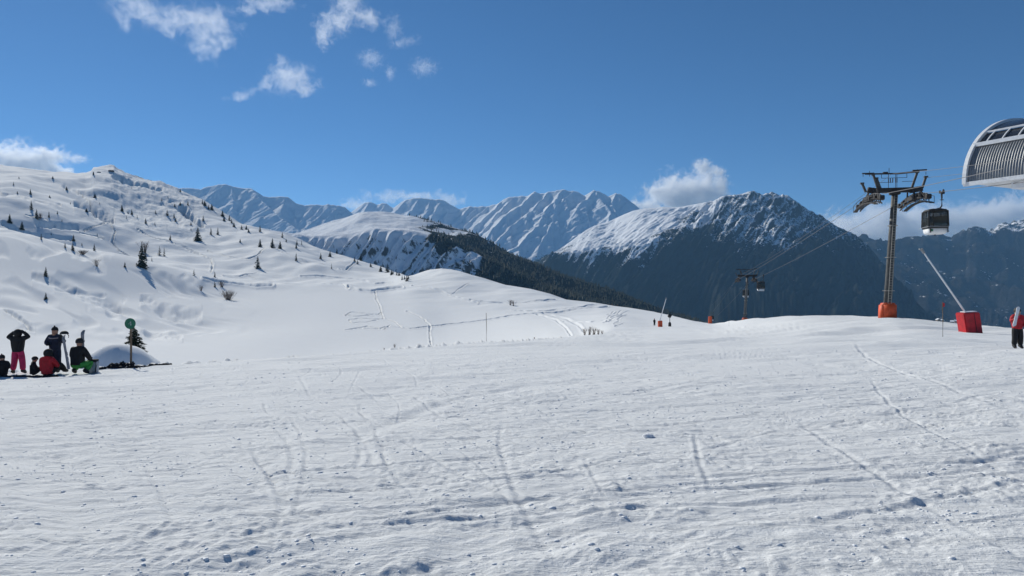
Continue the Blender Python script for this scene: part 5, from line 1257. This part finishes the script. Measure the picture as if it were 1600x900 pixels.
# ------------------------------------------------------------------ people
def skin(name, verts, edges, radii, root=0, sub=1, m=None, parent=None, regions=None):
    me = bpy.data.meshes.new(name + '_cage'); me.from_pydata([tuple(v) for v in verts], edges, []); ob = bpy.data.objects.new(name, me); COL.objects.link(ob)
    sk = ob.modifiers.new('skin', 'SKIN'); sk.use_smooth_shade = True
    for i, rr in enumerate(radii):
        sv_ = me.skin_vertices[0].data[i]; sv_.radius = (rr if isinstance(rr, tuple) else (rr, rr)); sv_.use_root = (i == root)
    ss = ob.modifiers.new('sub', 'SUBSURF'); ss.levels = sub; ss.render_levels = sub
    bpy.context.view_layer.update(); dg = bpy.context.evaluated_depsgraph_get()
    nm = bpy.data.meshes.new_from_object(ob.evaluated_get(dg)); bpy.data.objects.remove(ob)
    nm.name = name; nm.materials.clear(); nm.materials.append(m)
    nm.polygons.foreach_set('use_smooth', np.ones(len(nm.polygons), bool))
    return link(name, nm, None, parent)
def hand_chain(V, E, Rr, wi, wrist, dirn, side, palm_n):
    """append palm and five curled fingers to the chain lists, starting at wrist index wi."""
    d = dirn.normalized(); n = palm_n.normalized(); s_ = d.cross(n).normalized() * side
    pc = len(V); V.append(wrist + d * 0.05); E.append((wi, pc)); Rr.append((0.034, 0.022))
    for k, (off, L_) in enumerate(((0.030, 0.062), (0.011, 0.072), (-0.009, 0.068), (-0.027, 0.052))):
        a = len(V); V.append(wrist + d * 0.088 + s_ * off); V.append(wrist + d * (0.088 + L_ * 0.55) + s_ * off * 1.1 + n * 0.012); V.append(wrist + d * (0.088 + L_ * 0.85) + s_ * off * 1.1 + n * 0.038)
        E += [(pc, a), (a, a + 1), (a + 1, a + 2)]; Rr += [0.0125, 0.0105, 0.009]
    a = len(V); V.append(wrist + d * 0.035 + s_ * 0.042 + n * 0.008); V.append(wrist + d * 0.07 + s_ * 0.062 + n * 0.024); E += [(pc, a), (a, a + 1)]; Rr += [0.0135, 0.011]
def V3(*a): return Vector(a)
def person(px, d, rz, label, J, jacket, trousers, glove, head_kind, scale=1.0, face=False, group=None, dz=0.0, hat=None, extra=None, boot=None, collar=True):
    z = ground_at(px, d); r = empty('person', ((px - 800) / F * d, d, z + dz), rz); r.scale = (scale,) * 3; tag(r, label, 'person', group)
    g = {k: Vector(v) for k, v in J.items()}
    names = ['pelvis', 'spine', 'chest', 'neck', 'head']; V = [g[n] for n in names]; E = [(0, 1), (1, 2), (2, 3), (3, 4)]
    Rr = [(.115, .095), (.105, .085), (.12, .09), (.065, .065), (.125, .14)]
    up = (g['head'] - g['neck']).normalized(); V.append(g['head'] + up * 0.12); E.append((4, 5)); Rr.append((.105, .12)); ends = {}
    for s, sg_ in (('L', -1), ('R', 1)):
        a = len(V); V += [g['sh' + s], g['el' + s], g['wr' + s]]; E += [(2, a), (a, a + 1), (a + 1, a + 2)]; Rr += [.052, .040, .028]
        dd = g['wr' + s] - g['el' + s]; pn = Vector(g.get('pn' + s, V3(0, -1, 0))); pn = pn - dd.normalized() * pn.dot(dd.normalized())
        if pn.length < 0.01: pn = V3(1, 0, 0)
        ends[s] = (g['wr' + s], dd, sg_, pn); hand_chain(V, E, Rr, a + 2, g['wr' + s], dd, sg_, pn)
        b = len(V); V += [g['hip' + s], g['kn' + s], g['an' + s], g['toe' + s]]; E += [(0, b), (b, b + 1), (b + 1, b + 2), (b + 2, b + 3)]; Rr += [.085, .058, .042, .035]
    skin('body', V, E, Rr, 0, 1, M['skin'], r)
    # jacket
    JV = [g['pelvis'] + (g['spine'] - g['pelvis']) * -0.45, g['spine'], g['chest'], g['neck'], g['neck'].lerp(g['head'], .42)]; JE = [(0, 1), (1, 2), (2, 3), (3, 4)]; JR = [(.235, .19), (.22, .175), (.235, .18), (.11, .11), (.105, .105)]
    for s in 'LR':
        a = len(JV); w_ = g['wr' + s]; JV += [g['sh' + s], g['sh' + s].lerp(g['el' + s], .5), g['el' + s], w_.lerp(g['el' + s], .06)]; JE += [(2, a), (a, a + 1), (a + 1, a + 2), (a + 2, a + 3)]; JR += [.115, .105, .095, .066]
    skin('jacket', JV, JE, JR, 1, 2, jacket, r)
    TV = [g['pelvis'] + (g['spine'] - g['pelvis']) * 0.1]; TE = []; TR = [(.13, .12)]
    for s in 'LR':
        a = len(TV); TV += [g['hip' + s], g['hip' + s].lerp(g['kn' + s], .5), g['kn' + s], g['kn' + s].lerp(g['an' + s], .9)]; TE += [(0, a), (a, a + 1), (a + 1, a + 2), (a + 2, a + 3)]; TR += [.135, .13, .115, .11]
    skin('trousers', TV, TE, TR, 0, 2, trousers, r)
    for s in 'LR':
        an, to, kn = g['an' + s], g['toe' + s], g['kn' + s]; hl = an + (an - to).normalized() * 0.06 * 1.0; hl.z = min(an.z, to.z + 0.03)
        skin('boot', [an + (kn - an) * 0.38, an, to, an + (an - to) * 0.35], [(0, 1), (1, 2), (1, 3)], [(.075, .075), (.078, .075), (.055, .05), (.05, .05)], 1, 1, boot or M['rubber'], r)
        w_, dd, sg_, pn = ends[s]; GV = [w_ - dd.normalized() * 0.05, w_]; GE = [(0, 1)]; GR = [.048, .040]
        hand_chain(GV, GE, GR, 1, w_, dd, sg_, pn); GR = [tuple(c * 1.35 for c in q) if isinstance(q, tuple) else q * 1.35 for q in GR]
        skin('glove', GV, GE, GR, 1, 1, glove, r)
    hc_ = g['head'] + up * 0.045; q = up.to_track_quat('Z', 'Y'); fwd = Vector(g.get('look', V3(0, -1, 0))); fwd = (fwd - up * fwd.dot(up)).normalized(); sd2 = up.cross(fwd)
    Mh = Matrix((sd2, -fwd, up)).transposed()
    def headball(rad, sc, cut, m_, name, off=V3(0, 0, 0), mod=None):
        b = MB(); v = bmesh.ops.create_uvsphere(b.bm, u_segments=20, v_segments=14, radius=rad)['verts']
        if cut is not None: bmesh.ops.delete(b.bm, geom=[x for x in b.bm.verts if cut(x.co / rad)], context='VERTS')
        for x in b.bm.verts:
            if mod: x.co = mod(x.co)
            x.co = hc_ + Mh @ (Vector((x.co.x * sc[0], x.co.y * sc[1], x.co.z * sc[2])) + off)
        return b.build(name, m_, r, True)
    # local head frame: -y is forward
    if head_kind == 'helmet':
        headball(.138, (1, 1.12, 1.05), lambda c: c.z < -.6 or (c.y < -.35 and c.z < .12), hat or M['rubber'], 'helmet', V3(0, .01, .035))
        headball(.05, (1.7, .7, .75), None, M['lens'], 'goggles', V3(0, -.105, .045))
    elif head_kind == 'beanie':
        headball(.118, (1, 1.1, 1.15), lambda c: c.z < (-.05 if c.y < 0 else -.45), hat or M['black'], 'beanie', V3(0, .005, .03)); headball(.028, (1, 1, 1), None, hat or M['black'], 'pompom', V3(0, .0, .18))
        headball(.112, (1, .95, 1.0), lambda c: c.y < .0 or c.z < -.7, M['rubber'], 'hair', V3(0, .015, .01))
    elif head_kind == 'hood':
        headball(.15, (1, 1.1, 1.1), lambda c: (c.y < -.55 and c.z < .35) or c.z < -.85, hat or jacket, 'hood', V3(0, .02, -.015))
    if face:
        headball(.017, (1, 1.4, 1.7), None, M['skin'], 'nose', V3(0, -.098, -.005))
        if head_kind != 'helmet':
            for x in (-.033, .033): headball(.012, (1.2, .6, .7), None, M['eye'], 'eye', V3(x, -.088, .028))
        headball(.012, (2.0, .5, .5), None, M['mouth'], 'mouth', V3(0, -.085, -.045))
        for x in (-.086, .086): headball(.022, (.4, .8, 1.2), None, M['skin'], 'ear', V3(x, 0, .005))
    if extra: extra(r, g)
    return r
def stand(**k):
    J = dict(pelvis=(0, 0, .96), spine=(0, 0, 1.14), chest=(0, 0, 1.34), neck=(0, 0, 1.50), head=(0, -.01, 1.61), shL=(-.19, 0, 1.42), elL=(-.25, .02, 1.14), wrL=(-.24, -.06, .90), shR=(.19, 0, 1.42), elR=(.25, .02, 1.14), wrR=(.24, -.06, .90),
             hipL=(-.10, 0, .90), knL=(-.12, -.03, .50), anL=(-.13, .02, .12), toeL=(-.15, -.15, .06), hipR=(.10, 0, .90), knR=(.12, -.03, .50), anR=(.13, .02, .12), toeR=(.15, -.15, .06)); J.update(k); return J
def sit(**k):       # sitting on the snow, knees raised in front (-y)
    J = dict(pelvis=(0, 0, .16), spine=(0, .02, .34), chest=(0, 0, .54), neck=(0, -.03, .70), head=(0, -.06, .80), shL=(-.19, 0, .62), elL=(-.27, -.12, .38), wrL=(-.18, -.32, .36), shR=(.19, 0, .62), elR=(.27, -.12, .38), wrR=(.18, -.32, .36),
             hipL=(-.11, -.02, .14), knL=(-.17, -.40, .42), anL=(-.17, -.72, .12), toeL=(-.18, -.88, .10), hipR=(.11, -.02, .14), knR=(.17, -.40, .42), anR=(.17, -.72, .12), toeR=(.18, -.88, .10)); J.update(k); return J
GPP = 'people resting at the piste edge'
# arms raised, hands on the head, facing away
person(28, 27.1, math.pi + .1, 'person in black jacket and pink trousers, standing with both hands raised to the head',
       stand(elL=(-.40, -.05, 1.50), wrL=(-.16, -.04, 1.70), elR=(.40, -.05, 1.48), wrR=(.13, -.05, 1.70), shL=(-.19, 0, 1.45), shR=(.19, 0, 1.45), pnL=(1, 0, 0), pnR=(-1, 0, 0),
             knL=(-.15, -.04, .50), anL=(-.19, 0, .12), toeL=(-.22, -.17, .06), knR=(.13, .0, .50), anR=(.17, .05, .12), toeR=(.2, -.1, .06)), M['black'], M['pink'], M['black'], 'hood', 1.0, group=GPP)
def stripes(r, g):
    b = MB(); c = g['chest']
    for k, (z, m_) in enumerate(((.045, 'greyc'),)):
        b.tube([c + V3(-.17, -.11, z), c + V3(-.09, -.165, z - .012), c + V3(0, -.178, z - .016), c + V3(.09, -.165, z - .012), c + V3(.17, -.11, z)], .026, 6)
    b.build('chest_stripe', M['greyc'], r)
person(86, 27.4, 0.12, 'person in navy ski suit with a pale chest stripe, standing and facing the camera',
       stand(elL=(-.30, -.05, 1.17), wrL=(-.10, -.26, 1.15), elR=(.34, -.02, 1.20), wrR=(.36, -.22, 1.40), pnR=(-1, 0, 0), pnL=(0, 0, -1)), M['navy'], M['navy'], M['black'], 'beanie', 1.03, True, GPP, extra=stripes)
person(74, 26.3, math.pi, 'person in red jacket and black hood, sitting on the snow seen from behind',
       sit(), M['redj'], M['black'], M['black'], 'hood', 1.06, group=GPP, hat=M['black'])
person(52, 26.6, math.pi - 1.0, 'small child in black with a helmet, sitting left of the red jacket', sit(), M['black'], M['black'], M['black'], 'helmet', .74, group=GPP)
person(4, 26.2, math.pi + .9, 'person in black sitting at the left frame edge, half cut off', sit(), M['black'], M['black'], M['black'], 'beanie', .84, group=GPP)
# crouching on something low, back to the camera
def stool(r, g): pass
person(121.5, 26.9, math.pi - .15, 'person in black jacket and green trousers, squatting with back to the camera',
       dict(pelvis=(0, .05, .40), spine=(0, .0, .58), chest=(0, -.04, .80), neck=(0, -.08, .97), head=(.0, -.10, 1.08), shL=(-.2, -.03, .90), elL=(-.33, -.10, .64), wrL=(-.24, -.32, .52), shR=(.2, -.03, .90), elR=(.33, -.10, .64), wrR=(.24, -.32, .52),
            hipL=(-.13, .04, .34), knL=(-.24, -.38, .42), anL=(-.22, -.06, .12), toeL=(-.26, -.22, .06), hipR=(.13, .04, .34), knR=(.24, -.38, .42), anR=(.22, -.06, .12), toeR=(.26, -.22, .06)),
       M['black'], M['green'], M['black'], 'helmet', 1.12, group=GPP)
# right edge skier carrying skis
def carried(r, g): pass
pr = person(1589.5, 28.0, -.05, 'person in red jacket and black trousers at the right edge, carrying skis on the shoulder',
       stand(elL=(-.33, -.12, 1.22), wrL=(-.22, -.28, 1.36), pnL=(0, 0, 1), elR=(.28, 0, 1.15), wrR=(.22, -.2, 1.0)), M['redj'], M['black'], M['pink'], 'helmet', .93, True)
person(1022.5, 168.0, .3, 'tiny dark skier standing far away beside the small orange snow lance', stand(), M['black'], M['black'], M['black'], 'beanie', .98, group='distant skiers')
# skis
def ski(p0, p1, wd, label, group, m_=None, curl=0.12):
    a, b_ = Vector(p0), Vector(p1); d = (b_ - a); L_ = d.length; r = tag(empty('ski', a), label, 'ski', group)
    qx = d.normalized(); side = V3(1, 0, 0) if abs(qx.x) < .9 else V3(0, 0, 1); fwd = qx.cross(side).normalized(); side = fwd.cross(qx).normalized(); b = MB()
    n = 16; prev = None
    for k in range(n + 1):
        t_ = k / n; w_ = wd * (1 - .28 * math.sin(math.pi * t_)) * (1 if .04 < t_ < .94 else .55); off = fwd * (curl * max(0, (t_ - .88) / .12) ** 2)
        c = qx * L_ * t_ + off; vs = [b.bm.verts.new(c + side * sx * w_ / 2 + fwd * sy * .009) for sx, sy in ((-1, -1), (1, -1), (1, 1), (-1, 1))]
        if prev:
            for j in range(4): b.bm.faces.new((prev[j], prev[(j + 1) % 4], vs[(j + 1) % 4], vs[j]))
        else: b.bm.faces.new(vs)
        prev = vs
    b.bm.faces.new(prev); b.build('ski_board', m_ or M['ski'], r)
    c = qx * L_ * .45; M3 = Matrix((side, fwd, qx)).transposed()
    MB().box(c + fwd * .03, (.06, .05, .12), M3).box(c - qx * .2 + fwd * .03, (.06, .05, .10), M3).build('binding', M['rubber'], r)
    return r
def at(px, row, d): return P(px, row, d)
ski(P(107.5, 577, 26.3), P(98, 523, 26.5), .12, 'grey ski leaning between the navy suit and the black jacket', 'skis at the piste edge')
ski(P(131, 573, 27.0), P(128.5, 516, 27.0), .15, 'wide grey ski standing upright behind the squatting person', 'skis at the piste edge')
ski(P(1585.5, 509, 27.6), P(1592.5, 479, 27.75), .10, 'white ski over the shoulder of the skier at the right edge', 'skis of the right skier', M['white'], .03)
ski(P(1583.5, 510, 27.5), P(1590.5, 480.5, 27.65), .09, 'second white ski on the shoulder, closer to the pink glove', 'skis of the right skier', M['white'], .03)
def helmet_on_ski():
    p = P(100.5, 522, 26.25); r = tag(empty('helmet', p), 'black helmet with dangling strap hung on the leaning ski', 'helmet')
    b = MB(); v = bmesh.ops.create_uvsphere(b.bm, u_segments=16, v_segments=10, radius=.13); bmesh.ops.delete(b.bm, geom=[x for x in b.bm.verts if x.co.z < -.03], context='VERTS')
    for x in b.bm.verts: x.co.x *= 1.25
    b.build('shell', M['rubber'], r, True); MB().tube([(.12, 0, 0), (.17, 0, -.06), (.16, 0, -.14)], .014, 5).build('strap', M['rubber'], r)
helmet_on_ski()
def bag(px, d, label, w_, h_):
    p = Vector(((px - 800) / F * d, d, ground_at(px, d))); r = tag(empty('backpack', p, .2), label, 'backpack')
    b = MB().box((0, 0, h_ / 2), (w_, w_ * .6, h_), bev=.09)
    for v in b.bm.verts: v.co += V3(.03, .02, .02) * float(noise(np.array(v.co.x * 9), np.array(v.co.z * 9), 3))
    b.build('sack', M['bag'], r, True); MB().box((0, -.02, h_ + .0), (w_ * .95, w_ * .62, .10), bev=.04).build('lid', M['black'], r, True)
    for s in (-1, 1): MB().tube([(s * w_ * .3, -w_ * .31, h_ * .95), (s * w_ * .42, -w_ * .42, h_ * .6), (s * w_ * .3, -w_ * .3, h_ * .1)], .018, 5).build('strap', M['black'], r)
bag(145.5, 27.4, 'pale grey backpack with black lid standing right of the squatting person', .40, .52)
# goggles-case and gear behind the bag
p = Vector(((151 - 800) / F * 28.0, 28.0, ground_at(151, 28.0))); r = tag(empty('ski_boot_pair', p, .6), 'dark ski boot standing behind the grey backpack', 'ski boot')
skin('shell', [V3(0, 0, .42), V3(0, .02, .12), V3(0, -.18, .07), V3(0, .09, .07)], [(0, 1), (1, 2), (1, 3)], [(.08, .09), (.075, .085), (.05, .05), (.05, .05)], 1, 1, M['rubber'], r); r.name = 'ski_boot'
MB().box((0, -.11, .22), (.14, .03, .03)).box((0, -.09, .32), (.14, .03, .03)).build('buckle', M['alum'], r)
# dark mat along the group
net(-12, 90, 26.0, 26.1, .05, 'dark flattened netting under the sitting people', 12)
